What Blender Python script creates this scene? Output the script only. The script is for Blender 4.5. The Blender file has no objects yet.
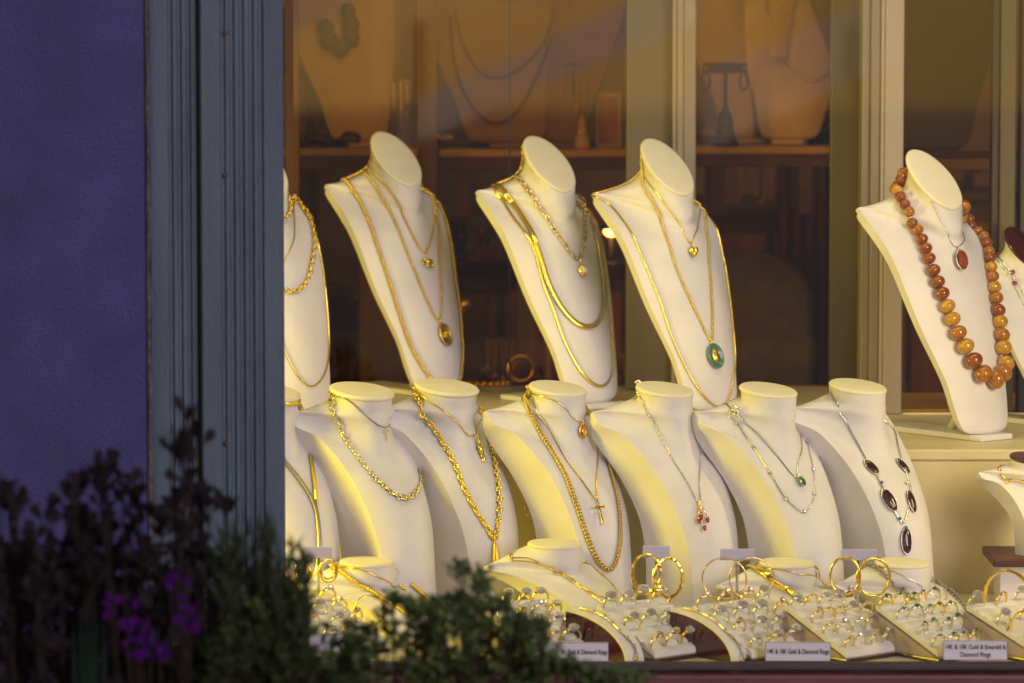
import bpy, math, random
from mathutils import Vector, Matrix
from mathutils.bvhtree import BVHTree
random.seed(11)
sc = bpy.context.scene
R = math.radians

# ------------------------------------------------------------------ camera
PITCH = R(5.0); FPX = 4130.0; CAMZ = 0.7566
cam = bpy.data.cameras.new("camera"); camo = bpy.data.objects.new("camera", cam)
sc.collection.objects.link(camo); sc.camera = camo
camo.location = (0, -5, CAMZ); camo.rotation_euler = (math.pi/2 - PITCH, 0, 0)
cam.sensor_width = 36.0; cam.lens = FPX*36.0/1024.0
cam.clip_start = 0.1; cam.clip_end = 200
cam.dof.use_dof = True; cam.dof.focus_distance = 5.08; cam.dof.aperture_fstop = 6.3
# ------------------------------------------------------------------ world: dusk sky
w = bpy.data.worlds.new("World"); sc.world = w; w.use_nodes = True
nt = w.node_tree; nt.nodes.clear()
wo = nt.nodes.new('ShaderNodeOutputWorld'); bg = nt.nodes.new('ShaderNodeBackground')
sky = nt.nodes.new('ShaderNodeTexSky'); sky.sky_type = 'NISHITA'; sky.sun_disc = False
sky.sun_elevation = R(14); sky.sun_rotation = R(200); sky.air_density = 1.2; sky.ozone_density = 3.0
nt.links.new(sky.outputs[0], bg.inputs[0]); nt.links.new(bg.outputs[0], wo.inputs[0])
bg.inputs[1].default_value = 0.06
# ------------------------------------------------------------------ wide dusk glow behind the viewer (a very soft, weak, cool sun)
sl = bpy.data.lights.new("sun", 'SUN'); sl.energy = 2.3; sl.angle = R(35); sl.color = (.90, .80, 1.0)
so = bpy.data.objects.new("sun", sl); sc.collection.objects.link(so)
so.rotation_euler = Vector((.50, -.80, .34)).to_track_quat('Z', 'Y').to_euler()
# ------------------------------------------------------------------ shop window lamps
def area(name, loc, target, size, sizey, energy, color):
    l = bpy.data.lights.new(name, 'AREA'); l.shape = 'RECTANGLE'; l.size = size; l.size_y = sizey
    l.energy = energy; l.color = color
    o = bpy.data.objects.new(name, l); sc.collection.objects.link(o); o.location = loc
    o.rotation_euler = (Vector(target)-Vector(loc)).to_track_quat('-Z', 'Y').to_euler()
    return o
area("window_ceiling_lamp", (0.10, -0.10, 1.12), (0.05, 0.0, 0.2), 1.6, 0.10, 4.2, (1.0, .87, .46))
area("window_side_lamp", (-1.02, -0.27, 0.42), (0.0, 0.0, 0.10), 0.24, 0.60, 11.5, (1.0, .80, .05))
area("window_right_lamp", (0.86, -0.25, 0.40), (0.45, 0.15, 0.06), 0.06, 0.20, 1.3, (1.0, .78, .25))
area("shop_fill_light", (0.1, 1.02, 1.45), (0.1, 2.4, 0.25), 1.8, 0.25, 1.75, (1.0, .74, .20))  # unseen fill light, added to brighten the fronts of the shop interior evenly
# ------------------------------------------------------------------ exposure
sc.view_settings.view_transform = 'Standard'; sc.view_settings.look = 'None'
sc.view_settings.exposure = 0.40; sc.view_settings.gamma = 1.0
try: sc.view_settings.use_curve_mapping = False
except Exception: pass
try:
    sc.cycles.max_bounces = 8; sc.cycles.transparent_max_bounces = 12; sc.cycles.sample_clamp_indirect = 4.0
    sc.cycles.caustics_reflective = False; sc.cycles.caustics_refractive = False
except Exception: pass

def P(px, py, d):
    "point of the place seen at a photo pixel, d metres in front of the camera (along +y)"
    v = Vector((px-512.0, 0, 0)) + Vector((0, math.cos(PITCH), -math.sin(PITCH)))*FPX + Vector((0, math.sin(PITCH), math.cos(PITCH)))*(341.5-py)
    return Vector((0, -5, CAMZ)) + v*(d/v.y)
def depth_for(py, z):
    a = PITCH + math.atan((py-341.5)/FPX)
    return (CAMZ-z)/math.tan(a)
def ray(px, py):
    v = P(px, py, 1.0) - Vector((0, -5, CAMZ)); return Vector((0, -5, CAMZ)), v.normalized()

# ------------------------------------------------------------------ materials
MATS = {}
def mat(name, col, rough=.5, metal=0., noise=0, nscale=20, bump=0, bscale=100, trans=0, ior=1.45, emit=None, estr=0, spec=.5, stretch=None, sheen=0, coat=0, sss=0):
    if name in MATS: return MATS[name]
    m = bpy.data.materials.new(name); m.use_nodes = True
    n = m.node_tree; b = n.nodes['Principled BSDF']
    b.inputs['Base Color'].default_value = (*col, 1); b.inputs['Roughness'].default_value = rough
    b.inputs['Metallic'].default_value = metal; b.inputs['IOR'].default_value = ior
    b.inputs['Transmission Weight'].default_value = trans; b.inputs['Specular IOR Level'].default_value = spec
    b.inputs['Coat Weight'].default_value = coat
    if sheen: b.inputs['Sheen Weight'].default_value = sheen
    if emit: b.inputs['Emission Color'].default_value = (*emit, 1); b.inputs['Emission Strength'].default_value = estr
    tc = n.nodes.new('ShaderNodeTexCoord'); mp = n.nodes.new('ShaderNodeMapping')
    n.links.new(tc.outputs['Object'], mp.inputs[0])
    if stretch: mp.inputs['Scale'].default_value = stretch
    if noise:
        t = n.nodes.new('ShaderNodeTexNoise'); t.inputs['Scale'].default_value = nscale; t.inputs['Detail'].default_value = 6
        r = n.nodes.new('ShaderNodeValToRGB')
        r.color_ramp.elements[0].position = .3; r.color_ramp.elements[1].position = .7
        r.color_ramp.elements[0].color = (*[c*(1-noise) for c in col], 1)
        r.color_ramp.elements[1].color = (*[min(1, c*(1+noise)) for c in col], 1)
        n.links.new(mp.outputs[0], t.inputs['Vector']); n.links.new(t.outputs['Fac'], r.inputs[0]); n.links.new(r.outputs[0], b.inputs['Base Color'])
    if bump:
        t = n.nodes.new('ShaderNodeTexNoise'); t.inputs['Scale'].default_value = bscale; t.inputs['Detail'].default_value = 5
        bp = n.nodes.new('ShaderNodeBump'); bp.inputs['Strength'].default_value = bump; bp.inputs['Distance'].default_value = .002
        n.links.new(mp.outputs[0], t.inputs['Vector']); n.links.new(t.outputs['Fac'], bp.inputs['Height']); n.links.new(bp.outputs[0], b.inputs['Normal'])
    MATS[name] = m; return m
GOLD = mat('gold', (1.0, .73, .12), .20, .92)
GOLDD = mat('old_gold', (.80, .57, .12), .30, 1, noise=.2, nscale=400)
GOLDP = mat('pale_gold', (.95, .72, .36), .22, 1)
SILVER = mat('silver', (.82, .76, .68), .22, 1)
DSILVER = mat('grey_silver', (.34, .30, .28), .35, .55, noise=.3, nscale=700)
LEATHER = mat('cream_leatherette', (.80, .765, .775), .48, noise=.05, nscale=22, bump=.35, bscale=700, spec=.35)
LEATHERY = mat('cream_suede', (.80, .70, .48), .65, noise=.04, nscale=30, bump=.15, bscale=900, spec=.2)
CAPM = mat('cream_cap', (.86, .80, .62), .5, noise=.03, nscale=40, bump=.1, bscale=900, spec=.3)
MAROON = mat('maroon_lacquer', (.06, .008, .006), .12, coat=.5)
MAROONW = mat('dark_red_wood', (.085, .02, .018), .4, noise=.3, nscale=12, stretch=(1, 12, 12), bump=.2, bscale=60)
PAD = mat('cream_velvet_pad', (.86, .82, .74), .8, noise=.05, nscale=60, bump=.2, bscale=700, spec=.15)
CARD = mat('lavender_card', (.72, .66, .80), .6)
WHITEC = mat('white_card', (.85, .80, .88), .6)
INK = mat('dark_ink', (.03, .015, .03), .8, spec=.1)
DIAM = mat('diamond', (.72, .68, .66), .18, metal=.7)
PAVE = mat('pave_stones', (.52, .48, .46), .12, metal=.7, noise=.45, nscale=1400, bump=1.0, bscale=1200)
RUBY = mat('red_gem', (.35, .015, .02), .08, coat=.8)
EMER = mat('green_gem', (.02, .16, .06), .08, coat=.8)
BLUEG = mat('blue_gem', (.05, .12, .35), .08, coat=.8)
JADE = mat('green_enamel', (.06, .20, .15), .2, noise=.2, nscale=200, coat=.5)
BROWNST = mat('brown_stone', (.045, .016, .012), .12, noise=.5, nscale=150, coat=.7)
PEARL = mat('pearl', (.85, .78, .70), .15, coat=.6)
def amber(name, col):
    m = mat(name, col, .10, noise=.35, nscale=200, trans=.28, ior=1.5, coat=.3, bump=.12, bscale=300); return m
AMB = [amber('amber_red', (.36, .09, .006)), amber('amber_orange', (.52, .19, .009)), amber('amber_honey', (.70, .36, .02))]
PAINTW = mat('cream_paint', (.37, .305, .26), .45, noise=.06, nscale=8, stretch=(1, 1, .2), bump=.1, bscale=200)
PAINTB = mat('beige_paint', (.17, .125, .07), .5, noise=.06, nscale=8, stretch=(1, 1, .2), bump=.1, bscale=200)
LEDGE = mat('cream_laminate', (.70, .60, .34), .5, noise=.05, nscale=12, bump=.05, bscale=300)
FLOORP = mat('cream_floor_board', (.72, .64, .44), .5, noise=.05, nscale=14, bump=.05, bscale=300)
OCHRE = mat('ochre_panel', (.30, .19, .05), .55, noise=.15, nscale=6, stretch=(6, 6, .4))
SHOPW = mat('shop_brown_wall', (.15, .078, .018), .55, noise=.35, nscale=5)
SHOPD = mat('dark_walnut', (.06, .022, .008), .3, noise=.35, nscale=9, stretch=(1, 6, 6))
FRAMED = mat('dark_frame', (.035, .025, .015), .4)
OLIVE = mat('olive_fabric', (.10, .07, .03), .8, noise=.2, nscale=40)
BGBUST = mat('ochre_velvet', (.42, .29, .08), .7, noise=.1, nscale=20)
BGWHITE = mat('pale_velvet', (.62, .50, .36), .7, noise=.08, nscale=20)
DARKM = mat('dark_metal', (.04, .025, .02), .35, 0)
# ------------------------------------------------------------------ mesh helper
def basis(t, n):
    t = t.normalized(); b = t.cross(n)
    if b.length < 1e-6: b = t.orthogonal()
    b.normalize(); n2 = b.cross(t).normalized(); return t, n2, b
class MB:
    def __init__(s): s.v = []; s.f = []; s.M = None
    def add(s, vs, fs):
        o = len(s.v)
        s.v += [(s.M @ Vector(v)) if s.M else Vector(v) for v in vs]
        s.f += [tuple(i+o for i in f) for f in fs]; return s
    def box(s, x0, x1, y0, y1, z0, z1, bev=0):
        if bev <= 0:
            vs = [(x, y, z) for x in (x0, x1) for y in (y0, y1) for z in (z0, z1)]
            return s.add(vs, [(0, 1, 3, 2), (4, 6, 7, 5), (0, 4, 5, 1), (2, 3, 7, 6), (0, 2, 6, 4), (1, 5, 7, 3)])
        import bmesh
        bm = bmesh.new(); bmesh.ops.create_cube(bm, size=1)
        for v in bm.verts: v.co = Vector(((x0+x1)/2+v.co.x*(x1-x0), (y0+y1)/2+v.co.y*(y1-y0), (z0+z1)/2+v.co.z*(z1-z0)))
        bmesh.ops.bevel(bm, geom=bm.edges[:], offset=bev, segments=2, affect='EDGES', profile=.5)
        bm.verts.index_update()
        s.add([v.co.copy() for v in bm.verts], [tuple(v.index for v in f.verts) for f in bm.faces]); bm.free(); return s
    def tube(s, pts, r, n=6, normals=None, flat=1.0, cap=True, closed=False):
        N = len(pts); vs = []; pts = [Vector(p) for p in pts]; prev = None
        for i, p in enumerate(pts):
            t = (pts[(i+1) % N]-pts[i-1]) if closed else (pts[min(i+1, N-1)]-pts[max(i-1, 0)])
            if t.length < 1e-9: t = Vector((0, 0, 1))
            if normals: nn = normals[i]
            else:
                if prev is None: prev = t.orthogonal()
                nn = prev
            t, nn, b = basis(t, nn); prev = nn
            rr = r[i] if isinstance(r, (list, tuple)) else r
            for k in range(n):
                a = 2*math.pi*k/n
                vs.append(p + b*(math.cos(a)*rr) + nn*(math.sin(a)*rr*flat))
        fs = []
        for i in range(N if closed else N-1):
            j = (i+1) % N
            for k in range(n): fs.append((i*n+k, i*n+(k+1) % n, j*n+(k+1) % n, j*n+k))
        if cap and not closed: fs.append(tuple(range(n))[::-1]); fs.append(tuple((N-1)*n+k for k in range(n)))
        return s.add(vs, fs)
    def torus(s, c, ax, up, R1, r, n=16, m=6, sx=1.0, flat=1.0):
        ax = Vector(ax).normalized(); up = Vector(up); up = (up-ax*up.dot(ax)).normalized(); sd = ax.cross(up)
        vs = []; fs = []
        for i in range(n):
            a = 2*math.pi*i/n; d = up*math.cos(a)*sx+sd*math.sin(a); c0 = Vector(c)+d*R1; dn = d.normalized()
            for k in range(m):
                q = 2*math.pi*k/m; vs.append(c0+dn*(r*math.cos(q))+ax*(r*flat*math.sin(q)))
        for i in range(n):
            for k in range(m): fs.append((i*m+k, i*m+(k+1) % m, ((i+1) % n)*m+(k+1) % m, ((i+1) % n)*m+k))
        return s.add(vs, fs)
    def ball(s, c, rx, ry=None, rz=None, n=12, m=8, rot=None, jit=0):
        ry = rx if ry is None else ry; rz = rx if rz is None else rz
        vs = []; fs = []; c = Vector(c)
        def tr(v):
            v = Vector(v)*(1+random.uniform(-jit, jit))
            return c + ((rot @ v) if rot else v)
        vs.append(tr((0, 0, rz)))
        for j in range(1, m):
            th = math.pi*j/m
            for i in range(n):
                a = 2*math.pi*i/n; vs.append(tr((rx*math.sin(th)*math.cos(a), ry*math.sin(th)*math.sin(a), rz*math.cos(th))))
        vs.append(tr((0, 0, -rz)))
        for i in range(n): fs.append((0, 1+i, 1+(i+1) % n))
        for j in range(m-2):
            for i in range(n): a = 1+j*n; fs.append((a+i, a+n+i, a+n+(i+1) % n, a+(i+1) % n))
        L = len(vs)-1; a = 1+(m-2)*n
        for i in range(n): fs.append((a+i, L, a+(i+1) % n))
        return s.add(vs, fs)
    def lathe(s, prof, n=24, c=(0, 0, 0), sx=1, sy=1):
        vs = []; fs = []; c = Vector(c)
        for (r, z) in prof:
            for k in range(n):
                a = 2*math.pi*k/n; vs.append(c+Vector((r*sx*math.cos(a), r*sy*math.sin(a), z)))
        for i in range(len(prof)-1):
            for k in range(n): fs.append((i*n+k, i*n+(k+1) % n, (i+1)*n+(k+1) % n, (i+1)*n+k))
        if prof[0][0] > 1e-6: fs.append(tuple(range(n))[::-1])
        if prof[-1][0] > 1e-6: fs.append(tuple((len(prof)-1)*n+k for k in range(n)))
        return s.add(vs, fs)
    def prism(s, poly, axis_vec, c=(0, 0, 0), ux=(1, 0, 0), uz=(0, 0, 1)):
        "polygon (u,v) laid on axes ux,uz through c, extruded by axis_vec"
        ux = Vector(ux); uz = Vector(uz); c = Vector(c); av = Vector(axis_vec); n = len(poly)
        a = [c+ux*p[0]+uz*p[1] for p in poly]
        return s.add(a+[p+av for p in a], [tuple(range(n)), tuple(range(2*n-1, n-1, -1))]+[(i, i+n, (i+1) % n+n, (i+1) % n) for i in range(n)])
    def build(s, name, m, parent=None, smooth=False, loc=None):
        me = bpy.data.meshes.new(name)
        vs = s.v
        me.from_pydata([tuple(v) for v in vs], [], s.f); me.update()
        import bmesh
        bm = bmesh.new(); bm.from_mesh(me); bmesh.ops.recalc_face_normals(bm, faces=bm.faces[:]); bm.to_mesh(me); bm.free()
        if smooth: me.polygons.foreach_set('use_smooth', [True]*len(me.polygons))
        me.materials.append(m)
        o = bpy.data.objects.new(name, me); sc.collection.objects.link(o)
        if parent is not None:
            o.parent = parent
            if parent.type == 'EMPTY' and not getattr(s, 'local', False):
                pass
        if loc is not None: o.location = loc
        return o
def tag(o, label=None, cat=None, group=None, kind=None):
    if label: o['label'] = label
    if cat: o['category'] = cat
    if group: o['group'] = group
    if kind: o['kind'] = kind
    return o
def empty(name, loc=(0, 0, 0), rz=0, label=None, cat=None, group=None, rot=None):
    o = bpy.data.objects.new(name, None); sc.collection.objects.link(o); o.location = loc
    o.rotation_euler = rot if rot else (0, 0, rz); o.empty_display_size = .02
    tag(o, label, cat, group); return o
def wmat(o): return Matrix.Translation(o.location) @ o.rotation_euler.to_matrix().to_4x4()
def local(mb, root):
    "turn a mesh built in world coordinates into the root's own coordinates"
    mi = wmat(root).inverted(); mb.v = [mi @ v for v in mb.v]; return mb

# ================================================================== SETTING
def st(mb, name, m, **k):
    o = mb.build(name, m); tag(o, kind='structure'); return o
GZ = -0.62
PAVE_M = mat('grey_paving', (.10, .09, .085), .8, noise=.25, nscale=6, bump=.4, bscale=60)
st(MB().add([(-40, -40, GZ), (40, -40, GZ), (40, 40, GZ), (-40, 40, GZ)], [(0, 1, 2, 3)]), 'pavement', PAVE_M)
# shop floor inside
st(MB().box(-2.5, 3, 0.92, 4.5, GZ+.01, GZ+.05), 'floor', mat('shop_carpet', (.07, .03, .02), .9))

STUCCO = mat('purple_stucco', (.034, .030, .090), .9, noise=.20, nscale=14, bump=1.0, bscale=420)
for _n in STUCCO.node_tree.nodes:
    if _n.type == 'BUMP': _n.inputs['Distance'].default_value = .003
PIL = mat('blue_grey_paint', (.037, .052, .064), .55, noise=.22, nscale=7, stretch=(5, 5, .6), bump=.4, bscale=140)
dW = 4.47
xl = P(149, 341, dW).x
o = MB().box(-4, xl-.004, -5+dW, -5+dW+.12, GZ, 2.6).build('stucco_wall', STUCCO)
tag(o, 'purple blue stucco wall left of the shop window', 'wall')
# fluted pilaster: profile extruded upwards
def pil_profile():
    pts = []
    f = 4.50
    def X(px): return P(px, 341, f).x
    yb = -5+4.60
    y1 = -5+4.488; y2 = -5+4.475
    def flute(c, y, wdt=3.6, dep=.0036):
        out = []
        for k in range(7):
            a = math.pi*k/6
            out.append((X(c-wdt*math.cos(a)), y+dep*math.sin(a)))
        return out
    pts.append((X(151), yb)); pts.append((X(151), y1+.002)); pts.append((X(152.5), y1))
    for c in (173, 182, 191): pts += flute(c, y1, 2.6)
    pts += [(X(198.5), y1), (X(199.5), y1+.007), (X(203), y1+.007), (X(203.6), y2+.001), (X(205), y2)]
    for c in (226, 235, 244.5, 254, 263.5): pts += flute(c, y2, 2.8)
    pts += [(X(284.6), y2), (X(285.4), y2+.0015), (X(279.5), yb)]
    return pts
pr = empty('pilaster', (P(218, 341, 4.5).x, -.5, GZ), label='fluted blue grey painted wooden pilaster at the window edge', cat='pilaster')
poly = pil_profile()
mb = MB().prism(poly, (0, 0, 3.2), (0, 0, GZ), (1, 0, 0), (0, 1, 0)); local(mb, pr).build('shaft', PIL, pr)
for py in (33, 175, 443):
    p = P(226, py, 4.478)
    s_ = MB(); s_.M = Matrix.Translation(p) @ Matrix.Rotation(R(90), 4, 'X'); s_.lathe([(.0028, 0), (.0028, .003), (.0018, .004)], 10)
    local(s_, pr).build('screw', DARKM, pr)
# ragged joint between stucco and pilaster
mb = MB(); z = GZ
rr = random.Random(3)
pts = []
for i in range(140):
    pts.append(Vector((P(150, 341, 4.485).x+rr.uniform(-.0007, .0007), -5+4.476+rr.uniform(-.001, .001), GZ+i*.0231)))
mb.tube(pts, [rr.uniform(.0012, .0026) for _ in pts], 5)
o = mb.build('joint_bead', mat('rusty_caulk', (.07, .045, .035), .85, noise=.6, nscale=120)); tag(o, 'rough brown caulk joint between stucco wall and pilaster', 'caulk joint')
# sill and window rail
xr = 2.2; xs = P(285.6, 341, 4.5).x
zs = P(800, 673, 4.54).z
o = MB().box(xs-.001, xr, -5+4.54, -5+4.60, zs-.09, zs-.002, .004).build('window_sill', MAROONW); tag(o, 'dark red painted wooden sill below the shop window', 'sill')
zr = P(800, 661, 4.574).z; FLZ = -.012
o = MB().box(xs-.001, xr, -5+4.552, -5+4.575, zs, zr, .002).build('bottom_rail', mat('worn_brown_rail', (.028, .014, .008), .6, noise=.35, nscale=30, stretch=(1, 8, 8))); tag(o, 'dark worn brown bottom rail of the shop window', 'window rail')
o = MB().box(xs-.2, xr, -5+4.45, -5+4.60, GZ, zs-.092).build('parapet_wall', STUCCO); tag(o, 'purple stucco wall under the window sill', 'wall')
o = MB().box(xs-.4, xr, -5+4.45, -5+4.62, 1.14, 2.6).build('lintel_wall', STUCCO); tag(o, 'purple stucco wall above the shop window, out of frame', 'wall')
# glass pane
g = bpy.data.materials.new('window_glass'); g.use_nodes = True; n = g.node_tree; n.nodes.clear()
out = n.nodes.new('ShaderNodeOutputMaterial'); mx = n.nodes.new('ShaderNodeMixShader'); tr = n.nodes.new('ShaderNodeBsdfTransparent'); gl = n.nodes.new('ShaderNodeBsdfGlossy')
fr = n.nodes.new('ShaderNodeFresnel'); fr.inputs[0].default_value = 1.5; gl.inputs['Roughness'].default_value = .03; tr.inputs[0].default_value = (.97, .965, .93, 1)
ml = n.nodes.new('ShaderNodeMath'); ml.operation = 'MULTIPLY'; ml.inputs[1].default_value = 1.3
n.links.new(fr.outputs[0], ml.inputs[0]); n.links.new(ml.outputs[0], mx.inputs[0]); n.links.new(tr.outputs[0], mx.inputs[1]); n.links.new(gl.outputs[0], mx.inputs[2]); n.links.new(mx.outputs[0], out.inputs[0])
o = MB().box(xs-.02, xr, -5+4.582, -5+4.588, zr-.003, 1.16).build('window_pane', g); tag(o, 'large clear glass pane of the jewellery shop window', 'window pane')
# display case
DR = 5.15; ZL = P(960, 449, DR).z
case = empty('display_case', (0, .3, 0), label='cream display case with floor, stepped ledge, side walls and ceiling behind the glass', cat='display case')
def casep(mb, name, m): local(mb, case); return mb.build(name, m, case)
xL = -1.12
casep(MB().box(xL, xr, -5+4.59, -5+5.9, -.04, FLZ), 'floor_board', FLOORP)
casep(MB().box(xL, xr, -5+DR, -5+DR+.012, FLZ+.0005, ZL-.014), 'ledge_riser', LEDGE)
casep(MB().box(xL, xr, -5+DR-.006, -5+5.86, ZL-.0135, ZL, .002), 'ledge_top', LEDGE)
casep(MB().box(xL-.02, xL-.001, -5+4.62, -5+5.9, -.04, 1.16), 'side_wall', PAINTW)
casep(MB().box(xr, xr+.02, -5+4.60, -5+5.9, -.04, 1.16), 'side_wall', PAINTW)
casep(MB().box(xL-.02, xr+.02, -5+4.62, -5+5.95, 1.165, 1.19), 'ceiling', PAINTW)
casepl = MB().box(-.42, P(852, 430, 5.4).x, -5+5.165, -5+5.84, ZL+.0005, ZL+.004, .001).build('riser_board', LEDGE)
tag(casepl, 'low cream riser board under the tall busts of the back row', 'riser board')
ZPL = ZL+.0045
# ------------------------------------------------------------------ rear partition (sliding glass doors behind the display)
part = empty('rear_partition', (0, .8, ZL), label='white and beige framed glass doors closing the back of the window display', cat='glass partition')
def pp(mb, name, m): local(mb, part); return mb.build(name, m, part)
def post(px0, px1, d, y1, m, name='post', dep=.03, z0=ZL+.0005, bev=.002):
    return pp(MB().box(P(px0, 341, d).x, P(px1, 341, d).x, -5+d, -5+d+dep, z0, y1, bev), name, m)
ZT = 1.162
dl = 5.87
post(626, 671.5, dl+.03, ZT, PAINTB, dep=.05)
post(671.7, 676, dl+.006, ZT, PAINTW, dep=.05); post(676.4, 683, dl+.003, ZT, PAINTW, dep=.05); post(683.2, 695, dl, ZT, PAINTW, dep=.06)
post(418, 437, dl+.07, ZT, mat('olive_frame', (.10, .075, .025), .4), dep=.012); post(508.8, 510.6, dl+.05, ZT, FRAMED, dep=.006)
post(829, 858, dl+.05, ZT, mat('olive_frame', (.10, .075, .025), .4), dep=.02)
post(286, 300, dl+.07, ZT, mat('olive_frame', (.10, .075, .025), .4), dep=.012)
dr = 5.56
post(860, 869, dr+.016, ZT, mat('khaki_paint', (.23, .185, .135), .5), dep=.05); post(869.2, 879, dr+.008, ZT, mat('khaki_paint', (.23, .185, .135), .5), dep=.05); post(879.2, 883, dr+.002, ZT, PAINTW, dep=.05); post(883.2, 902, dr, ZT, PAINTW, dep=.06)
post(990, 998, dr+.02, ZT, FRAMED, dep=.03); post(998.2, 1014, dr+.012, ZT, mat('olive_frame', (.10, .075, .025), .4), dep=.04); post(1018, 1030, dr+.02, ZT, FRAMED, dep=.03)
post(903, 1100, dr+.004, P(950, 418, dr).z, LEDGE, 'bottom_rail', dep=.04)
post(250, 858.5, dl+.045, P(500, 391, dl+.045).z, PAINTW, 'bottom_rail', dep=.03)
pp(MB().box(-1.12, P(250, 0, dl).x-.001, -5+dl+.05, -5+dl+.07, ZL+.002, ZT), 'back_panel', PAINTW)
g2 = g.copy(); g2.name = 'tinted_glass'; 
for nd in g2.node_tree.nodes:
    if nd.type == 'BSDF_TRANSPARENT': nd.inputs[0].default_value = (.95, .80, .50, 1)
    if nd.type == 'MATH': nd.inputs[1].default_value = 0.35
pp(MB().box(P(250, 0, dl).x, P(508, 0, dl).x, -5+dl+.058, -5+dl+.062, ZL+.002, ZT), 'glass_door', g2)
pp(MB().box(P(511, 0, dl).x, P(858, 0, dl).x, -5+dl+.064, -5+dl+.068, ZL+.002, ZT), 'glass_door', g2)
pp(MB().box(P(903, 0, dr).x, P(1100, 0, dr).x, -5+dr+.022, -5+dr+.026, ZL+.002, ZT), 'glass_door', g2)

# ------------------------------------------------------------------ shop interior
o = MB().box(-2.5, 3.0, 3.0, 3.1, GZ, 2.4).build('shop_wall', SHOPW); tag(o, 'dark brown rear wall of the shop interior', 'wall')
o = MB().box(-2.5, 3.0, .95, 3.05, 1.9, 2.0).build('shop_ceiling', SHOPW); tag(o, 'brown ceiling of the shop interior', 'ceiling')
o = MB().box(-1.3, -1.2, .95, 3.0, GZ, 1.9).build('shop_side_wall', SHOPW); tag(o, 'brown side wall at the left of the shop interior', 'wall')
def interior_shelf(px0, px1, d, py, pytop, label, dep=.26, m=SHOPD, top=None):
    z = P(500, py, d).z; x0 = P(px0, 341, d).x; x1 = P(px1, 341, d).x
    e = empty('shelf', ((x0+x1)/2, -5+d, z), label=label, cat='shelf')
    local(MB().box(x0, x1, -5+d, -5+d+dep, z-.018, z, .001), e).build('board', m, e)
    if top: local(MB().box(x0+.004, x1-.004, -5+d+.012, -5+d+dep-.01, z+.0005, z+.012, .002), e).build('pad', top, e)
    for x in (x0+.03, x1-.05):
        local(MB().box(x, x+.02, -5+d+.02, -5+d+dep-.02, z-.09, z-.0185), e).build('bracket', m, e)
    return e, z
sh1, Z1 = interior_shelf(270, 424, 6.25, 157, 0, 'dark shelf with ochre pad seen at the upper left behind the glass', top=OCHRE)
sh2, Z2 = interior_shelf(437, 690, 6.35, 158, 0, 'dark shelf behind the three left tall busts, carrying a large ochre bust', top=BGBUST)
sh3, Z3 = interior_shelf(692, 832, 6.3, 155, 0, 'dark shelf between the two white posts carrying a dark earring stand', top=BGBUST)
sh4, Z4 = interior_shelf(903, 1100, 6.2, 158, 0, 'dark shelf seen in the right hand glass above the amber bead bust')
# ochre panel standing in for a reflection in the glass, walnut cabinets below
def panel(px0, px1, d, z0, z1, m, name, label, cat, dep=.03):
    x0 = P(px0, 341, d).x; x1 = P(px1, 341, d).x
    o = MB().box(x0, x1, -5+d, -5+d+dep, z0, z1, .003).build(name, m); return tag(o, label, cat)
panel(358, 424, 6.6, GZ+.05, 1.8, OCHRE, 'wall_panel', 'tall ochre panel at upper left standing in for a reflection in the glass', 'wall panel')
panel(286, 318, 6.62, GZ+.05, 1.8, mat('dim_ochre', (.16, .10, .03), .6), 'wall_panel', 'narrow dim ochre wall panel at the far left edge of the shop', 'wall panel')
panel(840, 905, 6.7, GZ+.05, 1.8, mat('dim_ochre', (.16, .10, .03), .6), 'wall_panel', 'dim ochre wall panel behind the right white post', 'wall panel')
def cabinet(px0, px1, d, ztop, nd, label, m=SHOPD):
    x0 = P(px0, 341, d).x; x1 = P(px1, 341, d).x; zb = GZ+.05
    e = empty('cabinet', ((x0+x1)/2, -5+d, zb), label=label, cat='cabinet')
    local(MB().box(x0, x1, -5+d, -5+d+.35, zb, ztop-.02), e).build('carcass', m, e)
    local(MB().box(x0-.01, x1+.01, -5+d-.02, -5+d+.36, ztop-.0195, ztop, .003), e).build('top', m, e)
    wdt = (x1-x0)/nd
    for i in range(nd):
        a = x0+i*wdt+.008; b = x0+(i+1)*wdt-.008
        dr_ = local(MB().box(a, b, -5+d-.012, -5+d-.001, zb+.03, ztop-.05, .002), e).build('door', SHOPR, e)
        kx = b-.02
        local(MB().ball((kx, -5+d-.02, ztop-.18), .008), e).build('knob', GOLDD, dr_, smooth=True)
    return e
SHOPR = mat('reddish_walnut', (.20, .062, .012), .3, noise=.5, nscale=7, stretch=(5, 5, 1))
cabinet(437, 625, 6.9, P(500, 262, 6.9).z, 3, 'walnut cabinet with three reddish doors behind the two middle tall busts')
cabinet(690, 850, 7.1, P(500, 205, 7.1).z, 2, 'reddish walnut cabinet seen between the two white posts')
cabinet(262, 420, 6.8, P(500, 300, 6.8).z, 3, 'walnut cabinet seen low at the left behind the first tall bust')
cabinet(905, 1100, 6.9, P(500, 190, 6.9).z, 2, 'dark walnut cabinet behind the right hand glass')
# low inner counter just behind the doors
def counter(px0, px1, d, py, label):
    x0 = P(px0, 341, d).x; x1 = P(px1, 341, d).x; z = P(500, py, d).z
    e = empty('counter', ((x0+x1)/2, -5+d, z), label=label, cat='counter')
    local(MB().box(x0, x1, -5+d, -5+d+.22, z-.02, z, .003), e).build('top', SHOPD, e)
    local(MB().box(x0+.01, x1-.01, -5+d+.02, -5+d+.20, GZ+.05, z-.0205), e).build('body', SHOPR, e)
    return z
ZC = counter(430, 622, 6.15, 392, 'low dark counter behind the sliding glass holding small jewellery')
counter(700, 832, 6.2, 400, 'low dark counter behind the glass right of the first white post')

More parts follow.
